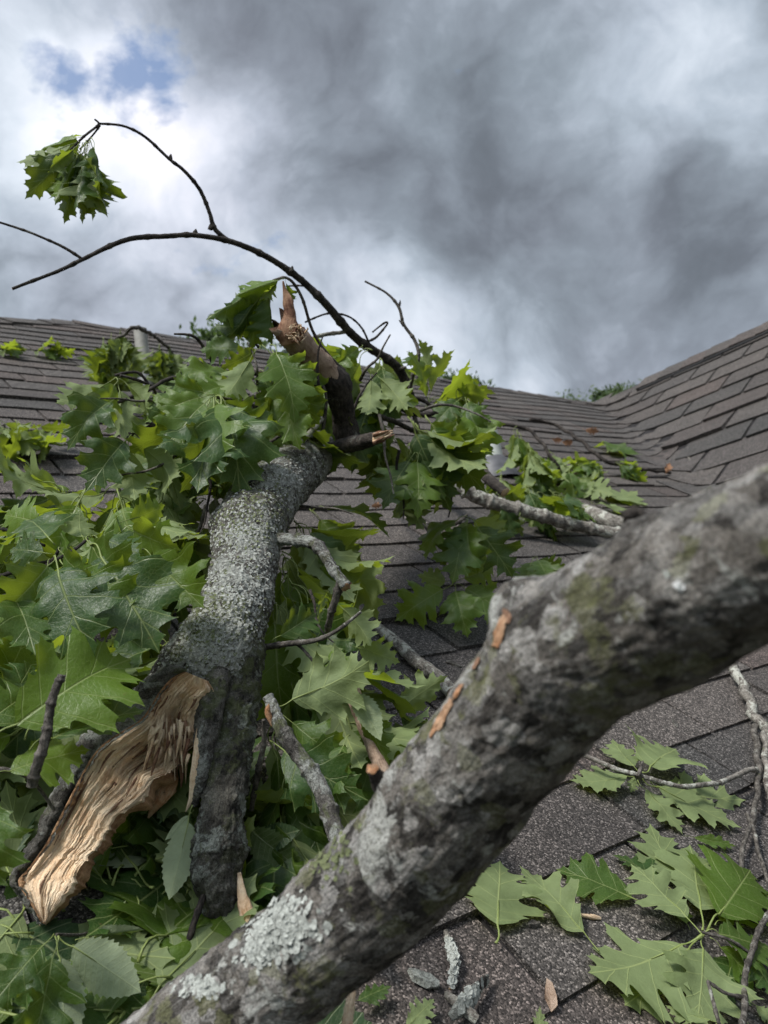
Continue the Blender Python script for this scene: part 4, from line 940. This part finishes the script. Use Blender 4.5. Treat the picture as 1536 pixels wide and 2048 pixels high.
limb('stem', [(838, 940, 2.0, 5), (836, 870, 1.98, 5), (822, 800, 1.95, 4.5), (824, 755, 1.93, 4), (836, 715, 1.92, 3.5), (830, 680, 1.92, 3.5), (808, 648, 1.92, 3), (797, 615, 1.92, 3), (772, 586, 1.92, 2.2), (730, 562, 1.92, 2)], 'twig', cw, seg=10, dens=2, nodes=.05, seed=50, maxn=300)
spike(cw, [(808, 652, 1.92, 3), (802, 645, 1.92, 2), (798, 640, 1.92, .6)], 'dark', 'bud', 1, 3); spike(cw, [(797, 616, 1.92, 3), (800, 606, 1.92, 2), (800, 600, 1.92, .6)], 'dark', 'bud', 1, 5)
# ------------------------------------------------------------------ leafy branches at the left
lb = thing('leafy_branch', R(60, 1180), 'leafy branch with big drooping green leaves entering at the left edge beside the trunk', 'branch')
l1 = strand(lb, 'twig', [(-60, 1235, .88, 4.5), (0, 1200, .88, 4.5), (55, 1165, .88, 4), (105, 1122, .88, 3.5), (118, 1095, .88, 3)], 'dark', seed=60, nodes=.02)
l2 = strand(lb, 'twig', [(-60, 1172, .9, 4.5), (0, 1155, .9, 4.5), (60, 1130, .9, 4), (118, 1118, .9, 3.5), (175, 1078, .95, 3)], 'dark', seed=61, nodes=.02)
l3 = strand(lb, 'twig', [(-50, 1050, 1.1, 4), (10, 1060, 1.08, 3.5), (60, 1080, 1.06, 3), (90, 1090, 1.05, 3)], 'dark', seed=62)
for i, a in enumerate([(110, 1112, .88, 190, 1318, .80, 15, 0), (118, 1095, .88, 196, 1178, .84, 40, 0), (178, 1072, .95, 305, 1172, .90, 35, 0), (182, 1090, .93, 318, 1305, .84, -10, 0), (285, 1098, .95, 408, 1215, .90, 0, 0), (108, 1112, .88, -5, 1235, .82, -15, 0),
                       (105, 1108, .88, 20, 1100, .9, 20, 0), (100, 1118, .88, 105, 1230, .84, 40, 0), (20, 1190, .85, 70, 1310, .78, -20, 0), (20, 1195, .86, -30, 1300, .8, 10, 0), (250, 1050, 1.02, 362, 1100, .98, 30, 0), (180, 1075, .95, 280, 1110, .92, -35, 0), (240, 1045, 1.05, 330, 1010, 1.1, 20, 0),
                       (120, 1120, .9, 260, 1260, .85, 25, 0), (170, 1080, .95, 160, 1020, 1.0, 30, 1), (110, 1090, .9, 50, 1040, .98, 30, 0), (150, 1340, .9, 100, 1300, .92, 20, 0), (100, 1050, 1.0, 10, 1030, 1.05, 10, 0)]):
    hleaf((l1, l2, l3)[i % 3], *a[:6], a[6], bool(a[7]), 'oak', 1.2)
for (x, y, d, n, ang, dr, L) in [(60, 1050, 1.2, 7, 230, .4, .15), (160, 1000, 1.3, 7, 240, .4, .15), (250, 1010, 1.2, 7, 300, .4, .15), (120, 985, 1.4, 6, 170, .3, .14), (330, 1010, 1.3, 6, 280, .4, .15), (360, 1070, 1.25, 6, 270, .5, .15), (20, 1020, 1.4, 6, 180, .3, .14), (20, 1070, 1.1, 6, 200, .4, .15), (230, 985, 1.4, 6, 220, .5, .14), (380, 1010, 1.35, 5, 200, .4, .14)]:
    sprig((l1, l2, l3)[n % 3], x, y, d, n, ang, L, dr, 1.0, .35)
lc = thing('leafy_branch', R(80, 1480), 'leafy branch with spiky yellow green leaves and a bare stick, left of the torn end', 'branch')
g1 = limb('stick', [(66, 1575, .70, 10), (82, 1500, .70, 10), (100, 1425, .71, 9), (124, 1352, .72, 8)], 'twig', lc, seg=18, dens=4, amp=.1, nodes=.022, seed=65, end=.3, end_mat='twig', fine=.0004)
g2 = strand(lc, 'twig', [(-80, 1560, .74, 5), (0, 1540, .75, 5), (60, 1560, .76, 4), (110, 1620, .78, 3)], 'twig', seed=66)
for i, a in enumerate([(-30, 1500, .72, 262, 1318, .84, -20, 0), (60, 1500, .76, 290, 1420, .84, -60, 0), (-70, 1480, .74, 88, 1372, .84, -15, 0), (50, 1480, .76, 200, 1330, .86, -25, 0), (-20, 1560, .74, 180, 1500, .80, -40, 0), (-22, 1545, .70, -28, 1800, .66, 20, 0),
                       (-40, 1480, .8, 60, 1330, .9, 10, 0), (115, 1480, .82, 235, 1385, .86, 40, 0), (150, 1420, .9, 250, 1340, .93, 0, 0)]):
    hleaf((g1, g2)[i % 2], *a[:6], a[6], bool(a[7]), 'oak', 1.15)
for (x, y, d, n, ang, dr, L, kd) in [(30, 1330, 1.05, 6, 180, .2, .15, 'oak'), (180, 1330, 1.05, 6, 330, .3, .15, 'oak'), (100, 1400, 1.0, 6, 200, .2, .15, 'oak'), (230, 1420, 1.0, 6, 0, .3, .15, 'oak'), (180, 1480, .95, 6, 300, .3, .15, 'oak'), (30, 1450, .95, 6, 160, .2, .15, 'oak'), (330, 1290, 1.15, 5, 180, .4, .15, 'oak'), (270, 1260, 1.2, 5, 250, .4, .15, 'serr'), (0, 1400, 1.0, 6, 90, 0, .14, 'oak')]:
    sprig((g1, g2)[n % 2], x, y, d, n, ang, L, dr, 1.0, .2, kd)
ld = thing('leafy_branch', R(200, 1900), 'leafy branch with dark shaded leaves and pale toothed leaves under the torn end', 'branch')
h1 = strand(ld, 'twig', [(330, 2060, .80, 8), (355, 1950, .80, 8), (385, 1860, .80, 7), (410, 1790, .82, 6)], 'dark', seed=70)
h2 = strand(ld, 'twig', [(300, 1800, .88, 3), (200, 1860, .8, 3), (112, 1870, .72, 3)], 'twig', seed=71)
for i, a in enumerate([(115, 1872, .72, 282, 1985, .70, 10, 1, 'serr', 1.25), (118, 1874, .72, 135, 2110, .66, -10, 1, 'serr', 1.2), (108, 1868, .72, -30, 2030, .66, 10, 0, 'oak', 1.1), (110, 1872, .71, 60, 2120, .66, -20, 0, 'oak', 1.0), (385, 1610, .86, 338, 1800, .8, 10, 1, 'serr', 1.0),
                       (388, 1620, .86, 330, 1680, .84, 30, 1, 'serr', .9), (360, 1850, .82, 310, 1900, .8, 10, 1, 'serr', 1.3), (150, 1880, .78, 290, 1860, .78, 50, 1, 'serr', .7), (230, 2060, .74, 290, 1960, .76, 20, 0, 'serr', 1.3), (300, 1960, .8, 240, 2090, .75, 20, 0, 'oak', 1)]):
    hleaf((h1, h2)[i % 2], *a[:6], a[6], bool(a[7]), a[8], a[9])
for (x, y, d, n, ang, dr, L, kd) in [(250, 1600, .98, 4, 270, .6, .14, 'oak'), (420, 1620, 1.0, 4, 270, .6, .14, 'oak')]:
    sprig((h1, h2)[n % 2], x, y, d, n, ang, L, dr, 1.0, .15, kd)
HR = random.Random(9)
for i in range(84):                                # leaves heaped on the shingles in the shade under the torn end
    x = HR.uniform(-30, 520); y = HR.uniform(1600, 2060); a_ = HR.uniform(0, 6.28); l1_ = HR.uniform(.005, .03); l2_ = HR.uniform(.004, .03)
    L_ = HR.uniform(.125, .17)*1.2; b_ = R(x, y, l1_); t_ = b_+(D1*math.cos(a_)+S1*math.sin(a_))*L_+N1*(l2_-l1_)
    if (CAM-b_).length < .62 or (CAM-t_).length < .62: continue
    leaf((h1, h2)[i % 2], b_, t_-b_, N1+Vector((HR.uniform(-.5, .5), HR.uniform(-.5, .5), 0)), L_/1.2, 'serr' if i % 4 == 0 else ('oak' if i % 2 else 'flat'), 1.25 if i % 4 == 0 else 1.1, HR.random() < .15)
# ------------------------------------------------------------------ sticks right of the trunk
sk = thing('broken_stick', P(600, 1530, .86), 'grey speckled stick with an orange snapped side, poking up beside the trunk', 'stick')
limb('stem', [(690, 1690, .74, 18), (655, 1620, .78, 17), (615, 1545, .81, 16), (580, 1480, .83, 15), (552, 1420, .85, 13), (536, 1392, .86, 9)], 'trunk', sk, seg=34, dens=6, amp=.09, fine=.0007, seed=80, nodes=.05)
spike(sk, [(545, 1452, .84, 3), (537, 1432, .84, 6), (535, 1418, .84, 5), (538, 1408, .84, 1)], 'orange', 'snapped_wood', .6, 4)
strand(sk, 'twig', [(505, 1620, .93, 5), (515, 1540, .92, 6), (528, 1480, .91, 5), (528, 1440, .9, 3)], 'twig', seed=81)
s2 = thing('broken_stick', R(820, 1310), 'pale bark stick with a broken end, lying on shingles, foot behind the near limb', 'stick')
limb('stem', [(905, 1385, -.012, 14), (870, 1350, -.012, 14), (835, 1325, -.01, 13), (800, 1292, -.008, 12), (757, 1256, -.005, 10)], 'pale', s2, seg=28, dens=5, amp=.12, fine=.0008, seed=82, end=.8, end_mat='tan')
s3 = thing('broken_stick', R(750, 1500), 'brown bare stick with hanging leaf scraps between the leaves and the near limb', 'stick')
limb('stem', [(700, 1370, 1.05, 16), (730, 1450, 1.0, 16), (765, 1540, .95, 15), (790, 1620, .92, 14)], 'tan', s3, seg=24, dens=5, amp=.1, fine=.0006, seed=83)
# ------------------------------------------------------------------ branch lying on the roof, right middle
rb = thing('lichen_branch', R(1050, 1025), 'lichen speckled branch lying across the shingles in the middle distance', 'branch')
rs = limb('stem', [(860, 930, -.10, 13), (900, 965, -.09, 15), (950, 988, -.08, 14), (1000, 1008, -.07, 14), (1060, 1027, -.06, 13), (1130, 1046, -.05, 12), (1190, 1057, -.05, 11), (1290, 1075, -.05, 11)], 'pale', rb, seg=30, dens=5, amp=.14, fine=.0015, seed=84, nodes=.09)
limb('stub', [(1150, 1010, -.03, 10), (1200, 1034, -.04, 15), (1235, 1048, -.04, 16), (1290, 1060, -.04, 16)], 'pale', rb, seg=24, dens=4, amp=.12, fine=.001, seed=85)
limb('side_branch', [(950, 920, -.12, 9), (975, 955, -.1, 11), (1010, 985, -.08, 11)], 'dark', rb, seg=16, dens=3, amp=.1, seed=86)
r1 = strand(rb, 'twig', [(1340, 945, -.02, 3), (1220, 925, -.05, 4), (1160, 880, -.10, 4), (1110, 850, -.12, 3.5), (1060, 838, -.14, 3)], 'dark', seed=87)
r2 = strand(rb, 'twig', [(1130, 960, -.03, 3), (1100, 910, -.12, 3.5), (1060, 862, -.18, 3.5), (1000, 848, -.18, 4), (960, 850, -.16, 4)], 'dark', seed=88)
for (b_, x, y, lf, n, ang, dr, L, fl) in [(r2, 1035, 865, .22, 7, 275, 1.1, .17, .5), (r2, 1060, 900, .20, 7, 280, 1.0, .17, .5), (r2, 1100, 905, .12, 6, 300, .8, .15, .4), (r1, 1160, 930, .05, 6, 0, .4, .12, .1), (r1, 1240, 930, .06, 6, 330, .4, .13, .2), (r1, 1200, 945, .03, 5, 200, .3, .12, .1), (rs, 1000, 960, .08, 6, 260, .6, .15, .4), (r1, 1190, 925, .06, 6, 200, .5, .15, .2), (r1, 1130, 940, .08, 6, 250, .5, .16, .2), (r2, 1150, 960, .05, 5, 320, .4, .15, .3), (r2, 1080, 940, .14, 6, 260, .9, .16, .3),
                                          (rs, 1060, 985, .12, 6, 300, .8, .16, .3), (rs, 1110, 990, .10, 6, 320, .6, .15, .1), (rs, 1000, 1000, .10, 3, 290, .8, .13, .3)]:
    sprig(b_, x, y, -lf, n, ang, L, dr, .8, fl)
for a in [(1200, 985, -.05, 1275, 982, -.03, 1), (1182, 1005, -.04, 1262, 1022, -.015, 1), (1215, 990, -.03, 1283, 1003, -.02, 1), (1075, 985, -.16, 1160, 1000, -.12, 0), (1215, 905, -.04, 1250, 885, -.05, 0), (1235, 930, -.05, 1275, 962, -.02, 0)]:
    hleaf(rs, *a[:6], 0, bool(a[6]), 'flat', .9)
sf = thing('oak_sprig', R(930, 1200), 'sprig of dark blue green oak leaves resting on open shingles right of the trunk', 'leafy twig')
f1 = strand(sf, 'twig', [(760, 960, -.10, 5), (800, 1000, -.12, 5), (850, 1050, -.10, 5), (900, 1050, -.14, 4), (935, 1030, -.16, 3)], 'twig', seed=90)
f2 = strand(sf, 'twig', [(850, 1050, -.08, 4), (880, 1110, -.08, 3), (906, 1165, -.08, 3)], 'twig', seed=91)
for i, a in enumerate([(905, 1168, 1.7, 790, 1242, 1.66, 10, 0), (908, 1170, 1.7, 935, 1275, 1.62, 0, 0), (910, 1168, 1.7, 1015, 1235, 1.68, -20, 0), (908, 1165, 1.7, 985, 1130, 1.8, 10, 0), (900, 1165, 1.7, 835, 1150, 1.75, 0, 1), (935, 1035, 1.75, 852, 1122, 1.7, 60, 0), (932, 1038, 1.75, 905, 1168, 1.66, 0, 0), (936, 1038, 1.75, 955, 1150, 1.68, 15, 0),
                       (938, 1036, 1.75, 1025, 1155, 1.7, -10, 0), (938, 1034, 1.75, 1012, 1085, 1.78, 15, 1), (934, 1030, 1.75, 922, 1078, 1.68, 0, 1), (1065, 1115, 1.9, 1135, 1140, 1.88, 20, 0), (1065, 1115, 1.9, 1045, 1185, 1.82, 0, 0), (1068, 1115, 1.9, 1100, 1185, 1.8, -30, 0), (930, 1040, 1.75, 880, 1130, 1.72, -15, 0)]):
    hleaf((f1, f2)[i % 2], *a[:6], a[6], bool(a[7]), 'oak', 1.1)
# ------------------------------------------------------------------ lower right: leafy twigs and loose leaves on the shingles
tr = thing('oak_twig', R(1500, 1650), 'long branching bare twig with a broad fan of leaves, down the right edge', 'leafy twig')
limb('stem', [(1460, 1328, -.02, 9), (1485, 1370, -.02, 9), (1503, 1415, -.02, 9.5), (1522, 1450, -.02, 9), (1560, 1490, -.02, 9)], 'pale', tr, seg=20, dens=4, amp=.1, nodes=.03, seed=92, fine=.0004)
strand(tr, 'twig', [(1508, 1450, -.02, 6), (1514, 1500, -.02, 6.5), (1517, 1545, -.02, 6), (1513, 1600, -.02, 5), (1502, 1650, -.02, 5)], 'twig', seed=93, nodes=.03)
strand(tr, 'twig', [(1530, 1460, -.02, 7), (1532, 1520, -.02, 7), (1540, 1600, -.02, 6)], 'pale', seed=94, nodes=.03)
strand(tr, 'twig', [(1510, 1640, -.02, 4.5), (1492, 1672, -.02, 4.5), (1483, 1720, -.02, 4.5), (1475, 1790, -.02, 4.5), (1474, 1850, -.02, 4)], 'twig', seed=95, nodes=.03)
strand(tr, 'twig', [(1496, 1628, -.02, 4), (1512, 1680, -.02, 4), (1528, 1740, -.02, 4), (1545, 1790, -.02, 3)], 'twig', seed=96, nodes=.03)
q1 = strand(tr, 'twig', [(1560, 1780, -.05, 6), (1532, 1840, -.04, 6), (1502, 1900, -.04, 6), (1490, 1980, -.04, 6), (1484, 2060, -.05, 7), (1480, 2120, -.05, 7)], 'twig', seed=97, nodes=.035)
q2 = strand(tr, 'twig', [(1488, 1992, -.045, 4), (1450, 1985, -.05, 3.5), (1415, 1963, -.06, 3)], 'twig', seed=98)
q3 = strand(tr, 'twig', [(1415, 1963, -.06, 3.5), (1428, 2010, -.05, 4), (1440, 2050, -.05, 4)], 'twig', seed=99)
q4 = strand(tr, 'twig', [(1500, 1905, -.04, 3), (1460, 1880, -.05, 3), (1405, 1866, -.05, 3)], 'petiole' if 0 else 'twig', seed=100)
for i, (a, yv) in enumerate([((1405, 1868, -.05, 1178, 1945, -.025, 12, 1), 1.15), ((1402, 1866, -.05, 1262, 1728, -.04, -8, 1), .95), ((1400, 1800, -.03, 1300, 1648, -.02, 0, 1), .95), ((1300, 1812, -.015, 1112, 1738, -.008, 0, 0), .95), ((1408, 1868, -.045, 1395, 2055, -.02, 0, 1), 1.1), ((1410, 1864, -.05, 1545, 1900, -.03, 0, 0), 1.0),
                            ((1420, 1875, -.04, 1540, 1975, -.015, 0, 0), .9), ((1350, 1790, -.015, 1225, 1710, -.01, 10, 0), .9), ((1430, 1850, -.02, 1500, 1800, -.01, 0, 0), .8), ((1440, 2040, -.05, 1380, 2130, -.03, 0, 1), 1.0), ((1440, 2045, -.05, 1330, 2010, -.02, 0, 1), .6), ((1545, 1830, -.03, 1500, 1760, -.015, 0, 0), .7),
                            ((1380, 1860, -.02, 1340, 1800, -.012, 0, 0), .8), ((1500, 2000, -.02, 1560, 2060, -.01, 0, 1), 1), ((1408, 1868, -.03, 1250, 2010, -.012, 0, 1), 1.0), ((1405, 1860, -.03, 1380, 1690, -.02, 0, 1), .9), ((1415, 1862, -.03, 1500, 1740, -.02, 10, 0), .9), ((1470, 1900, -.02, 1440, 2010, -.008, 0, 0), 1), ((1500, 1900, -.04, 1560, 2000, -.03, 0, 0), 1)]):
    hleaf((q1, q2, q3, q4)[i % 4], *a[:6], a[6], bool(a[7]), 'flat', yv*1.3, var=i)
ta = thing('oak_sprig', R(1330, 1560), 'small sprig of pale upturned leaves on an arched grey twig, lying below the near limb', 'leafy twig')
a1 = strand(ta, 'twig', [(1130, 1485, -.03, 4), (1170, 1513, -.035, 4.5), (1220, 1532, -.04, 4.5), (1270, 1547, -.045, 4.5), (1320, 1565, -.045, 4.5), (1380, 1572, -.045, 5), (1440, 1565, -.04, 5), (1485, 1545, -.035, 5), (1515, 1538, -.03, 5)], 'pale', seed=101, nodes=.03)
spike(ta, [(1276, 1552, -.05, 3.5), (1282, 1535, -.055, 3.5), (1286, 1522, -.06, 1.5)], 'twig', 'bud', 1, 3)
for i, (a, yv) in enumerate([((1280, 1545, -.04, 1140, 1560, -.012, 8, 1), .9), ((1278, 1543, -.045, 1225, 1478, -.03, 0, 1), .8), ((1285, 1545, -.045, 1352, 1498, -.03, 0, 1), 1.1), ((1282, 1550, -.035, 1482, 1655, -.015, 0, 1), .8), ((1275, 1560, -.03, 1365, 1668, -.008, 0, 1), .9), ((1300, 1560, -.03, 1490, 1600, -.015, 14, 1), .8), ((1270, 1548, -.03, 1262, 1585, -.01, 0, 1), .9)]):
    hleaf(a1, *a[:6], a[6], bool(a[7]), 'flat', yv*1.25, var=i+2)
def loose(nm, lab, cat, bx, by, tx, ty, flip, yv, var, kind='flat', lift=.014, mt=None, roll=0, group=None):
    if mt:
        d0 = RD(bx, by, lift); o = hleaf(None, bx, by, d0, tx, ty, d0, 25, flip, kind, yv, var)
    else: o = hleaf(None, bx, by, -lift, tx, ty, -lift*1.2, roll, flip, kind, yv, var)
    o.name = nm; tag(o, lab, cat, group)
    if mt:
        me = o.data.copy(); me.materials.clear(); me.materials.append(M[mt]); me.materials.append(M[mt]); o.data = me
    return o
loose('oak_leaf', 'single pale leaf, stalk pointing down, leftmost on the open shingles below the near limb', 'leaf', 992, 1886, 1000, 1722, True, 1.7, 1)
loose('oak_leaf', 'long pale leaf with a curved stalk, beside the wood sliver', 'leaf', 1198, 1902, 1040, 1732, True, .85, 4)
loose('oak_leaf', 'small narrow curled dark green leaf between the arched sprig and the leaf fan', 'leaf', 1368, 1672, 1472, 1692, False, .5, 3, lift=.012, roll=35)
loose('oak_leaf', 'green leaf half hidden under the near limb at the bottom edge', 'leaf', 700, 2010, 782, 1972, False, .8, 5)
loose('oak_leaf', 'bright green leaf with its tip up at the bottom edge, beside the lichen scraps', 'leaf', 800, 2070, 868, 1998, True, .9, 6)
loose('oak_leaf', 'single green leaf tip at the bottom edge, right of the lichen scraps', 'leaf', 1085, 2110, 1080, 2012, True, .6, 2)
for x0, y0, x1, y1, lab in [(1165, 858, 1198, 862, 'dry tan leaf lying alone near the valley, highest of the brown leaves'), (1100, 876, 1125, 880, 'dry brown leaf on the shingles, left of its neighbour by the dark twig'), (1120, 882, 1146, 884, 'dry brown leaf on the shingles, touching the dark twig'),
                            (1330, 950, 1340, 925, 'small brown curled leaf standing in the valley'), (48, 950, 72, 940, 'reddish dry leaf at the left edge above the green leaves'), (738, 1012, 765, 1010, 'tan dry leaf on the shingles right of the trunk')]:
    loose('dead_leaf', lab, 'dead leaf', x0, y0, x1, y1, False, .9, int(x0), lift=.035, mt='brown', kind='oak', roll=-50)
ws = thing('wood_sliver', R(1160, 1833), 'pale sliver of split wood lying on the shingles beside the leaf fan', 'wood sliver')
spike(ws, [(1115, 1829, -.006, 4), (1135, 1830, -.006, 5), (1165, 1831, -.006, 4.5), (1185, 1834, -.006, 5), (1202, 1837, -.006, 3)], 'wood', 'sliver', .5, 7)
ws2 = thing('wood_sliver', R(695, 2030), 'pale splinter standing under the near limb at the bottom edge', 'wood sliver')
spike(ws2, [(706, 1975, .62, 6), (700, 2010, .61, 10), (692, 2060, .60, 12)], 'wood', 'sliver', .3, 8)
ls = thing('lichen_twig', R(905, 1920), 'short lichen crusted twig lying on the shingles above the flat lichen scrap', 'twig')
lt1 = limb('stem', [(892, 1862, -.006, 5), (900, 1890, -.007, 6), (910, 1920, -.008, 7), (906, 1950, -.007, 5), (902, 1978, -.006, 4)], 'pale', ls, seg=20, dens=5, amp=.25, fine=.001, seed=110)
flakes(lt1, [(905, 1920, 8, 30)], 260, .0045, 'lichen', 'lichen', ls, 11, 1.2)
ls2 = thing('lichen_scrap', R(940, 1995), 'flat grey scrap of bark with lichen lying on the shingles near the bottom edge', 'bark scrap')
spike(ls2, [(975, 1958, -.008, 10), (950, 1985, -.010, 19), (925, 2010, -.010, 18), (900, 2035, -.008, 9)], 'trunk', 'bark', .35, 12, 14)
spike(ls2, [(890, 1990, -.006, 8), (912, 2005, -.009, 12), (955, 2040, -.008, 10)], 'pale', 'bark', .35, 13, 14)
flakes(ls2.children[0], [(945, 1990, 20, 25)], 120, .005, 'lichen', 'lichen', ls2, 12, .6)
wc = thing('bent_wire', R(1368, 918), 'thin pale bent wire lying on the side slope above the valley', 'wire')
def RD2(x, y, lift=0):
    r = RT*((x-768)/F)+UP*((1024-y)/F)+FW
    return ((V0-CAM).dot(N2)+lift)/r.dot(N2)
limb('wire', [(x, y, RD2(x, y, .01), 1.3) for x, y in ((1350, 925), (1362, 920), (1376, 914), (1381, 926))], 'chip' if 0 else 'pale', wc, seg=6, dens=1.5, seed=113)
CR = random.Random(77)
for x, y, lab_ in [(905, 1330, 'dark chip of bark on open shingles below the sprig of dark leaves'), (1068, 1850, 'small chip just below the long pale leaf with a curved stalk'), (1100, 1990, 'tan wood chip near the bottom edge, right of the lichen scraps'),
                  (850, 1960, 'small chip left of the lichen crusted twig'), (1350, 1450, 'small chip under the near limb at right, beside the pale twig')]:
    c = R(x, y, .006); L_ = CR.uniform(.008, .022); vs = []; n_ = 7
    a = nz(N1.orthogonal()); a = Matrix.Rotation(CR.uniform(0, 6.28), 3, N1) @ a; b = N1.cross(a)
    for h in (-.003, .003):
        for q in range(n_): an = 6.283*q/n_; vs.append(c+a*math.cos(an)*L_*CR.uniform(.7, 1.1)+b*math.sin(an)*L_*.4*CR.uniform(.5, 1.2)+N1*(h+CR.uniform(0, .003)))
    fs = [tuple(range(n_-1, -1, -1)), tuple(range(n_, 2*n_))]+[(q, (q+1) % n_, n_+(q+1) % n_, n_+q) for q in range(n_)]
    tag(part('bark_chip', mesh('bark_chip', vs, fs, M['trunk' if CR.random() < .6 else 'tan'], smooth=False)), lab_, 'bark chip', 'bark chips scattered on the shingles')
# ------------------------------------------------------------------ leaf bunches farther up the roof
def bunch(nm, lab, pts, ns, L, ang=270, dr=.6, fl=.3, spread=1.0, stem=None):
    o = thing(nm, R(pts[0][0], pts[0][1]), lab, 'leaf bunch')
    w_ = strand(o, 'twig', stem or [(pts[0][0]-6, pts[0][1], -pts[0][2], 2), (pts[0][0], pts[0][1], -pts[0][2], 2), (pts[-1][0]+8, pts[-1][1], -pts[-1][2], 2)], 'twig', seed=int(pts[0][0]))
    for (x, y, lf), n in zip(pts, ns): sprig(w_, x, y, -lf, n, ang, L, dr, spread, fl, 'hang' if dr > 1.5 else 'oak')
    return o
bunch('leaf_bunch', 'dark drooping leaf bunch hanging round the narrow vent pipe', [(205, 690, .24), (222, 682, .26), (240, 675, .28), (252, 690, .24), (318, 695, .20), (338, 702, .18), (232, 725, .14), (325, 725, .12), (355, 725, .10), (210, 712, .18), (252, 722, .14), (305, 712, .16), (374, 745, .06)], [7, 7, 7, 6, 7, 7, 7, 6, 6, 7, 6, 5, 4], .115, 265, 2.6, .4, .6,
      stem=[(180, 720, -.1, 3), (210, 690, -.2, 3), (250, 668, -.3, 3), (276, 655, -.33, 4), (330, 690, -.2, 3), (380, 750, -.08, 3)])
bunch('leaf_bunch', 'wilted bunch of green leaves lying high on the left slope above the courses', [(75, 700, .03), (90, 698, .04), (105, 703, .03)], [3, 4, 3], .10, 0, .6, .6)
bunch('leaf_bunch', 'small wilted bunch at the left edge high on the slope', [(0, 697, .03), (20, 698, .03)], [3, 3], .09, 0, .6, .6)
bunch('leaf_bunch', 'bunch of folded dark green leaves at the left edge halfway up the slope', [(10, 850, .07), (45, 848, .10), (75, 855, .07), (0, 865, .05)], [4, 4, 4, 3], .12, 330, 1.0, .4)
bunch('leaf_bunch', 'shadowed leaves behind the trunk between the crown and the shingles', [(400, 770, .15), (460, 800, .1), (330, 790, .12), (520, 850, .1), (600, 870, .1), (380, 800, .1)], [5, 5, 5, 5, 5, 5], .12, 200, .8, .3)
# ------------------------------------------------------------------ trees beyond the ridge
def clump_mat():
    m_, t, out = mat('tree_foliage'); g = t.n('ShaderNodeNewGeometry').outputs['Random Per Island']
    c = t.ramp(g, [(0, (.035, .06, .022)), (.5, (.06, .095, .035)), (1, (.10, .13, .05))]); b = bsdf(t, None, c, .7)
    tr_ = t.n('ShaderNodeBsdfTranslucent'); tr_.inputs[0].default_value = (.14, .22, .05, 1); mx = t.n('ShaderNodeMixShader'); mx.inputs[0].default_value = .3
    t.l(b.outputs[0], mx.inputs[1]); t.l(tr_.outputs[0], mx.inputs[2]); t.l(mx.outputs[0], out.inputs[0]); return m_
M['clump'] = clump_mat()
def tree(x, y, d, rad, seed, lab, thin=False):
    top = P(x, y, d); rd = random.Random(seed); o = thing('tree', (top.x, top.y, 0), lab, 'tree', None)
    cz = top.z-rad*1.15; base = Vector((top.x, top.y, 0)); ctr = Vector((top.x, top.y, cz))
    pth = [base, base+Z*cz*.4+Vector((.1, .05, 0)), ctr, Vector((top.x, top.y, top.z-rad*.3))]
    vs, fs, _ = tube(pth, [.22, .17, .10, .02], 10)
    for i in range(9):
        an = i*2.4; a = ctr-Z*rad*rd.uniform(0, .8); e = ctr+Vector((math.cos(an), math.sin(an), rd.uniform(.1, .9)))*rad*rd.uniform(.5, .85)
        v2, f2, _ = tube([a, (a+e)/2+Z*.1, e], [.06, .04, .012], 6); k = len(vs); vs += v2; fs += [tuple(q+k for q in f) for f in f2]
    part('trunk', mesh('tree_trunk', vs, fs, M['twig']), o)
    vs = []; fs = []; cl = [ctr+Vector((rd.gauss(0, 1), rd.gauss(0, 1), rd.gauss(0, .9)))*rad*.42 for _ in range(26)]+[Vector((top.x+rd.uniform(-.4, .4)*rad, top.y, top.z-rd.uniform(.1, .4)*rad)) for _ in range(6)]
    for c in cl:
        rc = rad*rd.uniform(.16, .34)
        for _ in range(260 if not thin else 200):
            p = c+Vector((rd.gauss(0, 1), rd.gauss(0, 1), rd.gauss(0, .8)))*rc*.6; s = rd.uniform(.05, .10)
            t = Vector((rd.gauss(0, 1), rd.gauss(0, 1), rd.gauss(0, 1))).normalized(); b = t.orthogonal().normalized()*s*.5; k = len(vs)
            vs += [p-t*s, p+b, p+t*s*1.1, p-b]; fs.append((k, k+1, k+2, k+3))
    part('crown', mesh('tree_crown', vs, fs, M['clump'], smooth=False), o)
tree(432, 668, 17, 1.4, 1, 'tree top showing above the ridge left of the broken stub')
tree(455, 698, 24, 2.0, 6, 'fainter tree top behind the ridge, just right of the leafier one')
tree(855, 768, 20, 1.5, 2, 'low tree top showing over the ridge behind the curved twig')
tree(1118, 802, 26, 1.6, 3, 'low tree top over the middle of the right ridge', True)
tree(1222, 782, 22, .8, 4, 'small dark tree top at the valley end of the ridge', True)
tree(1268, 776, 26, 1.0, 5, 'thin tree top rising over the side ridge', True)
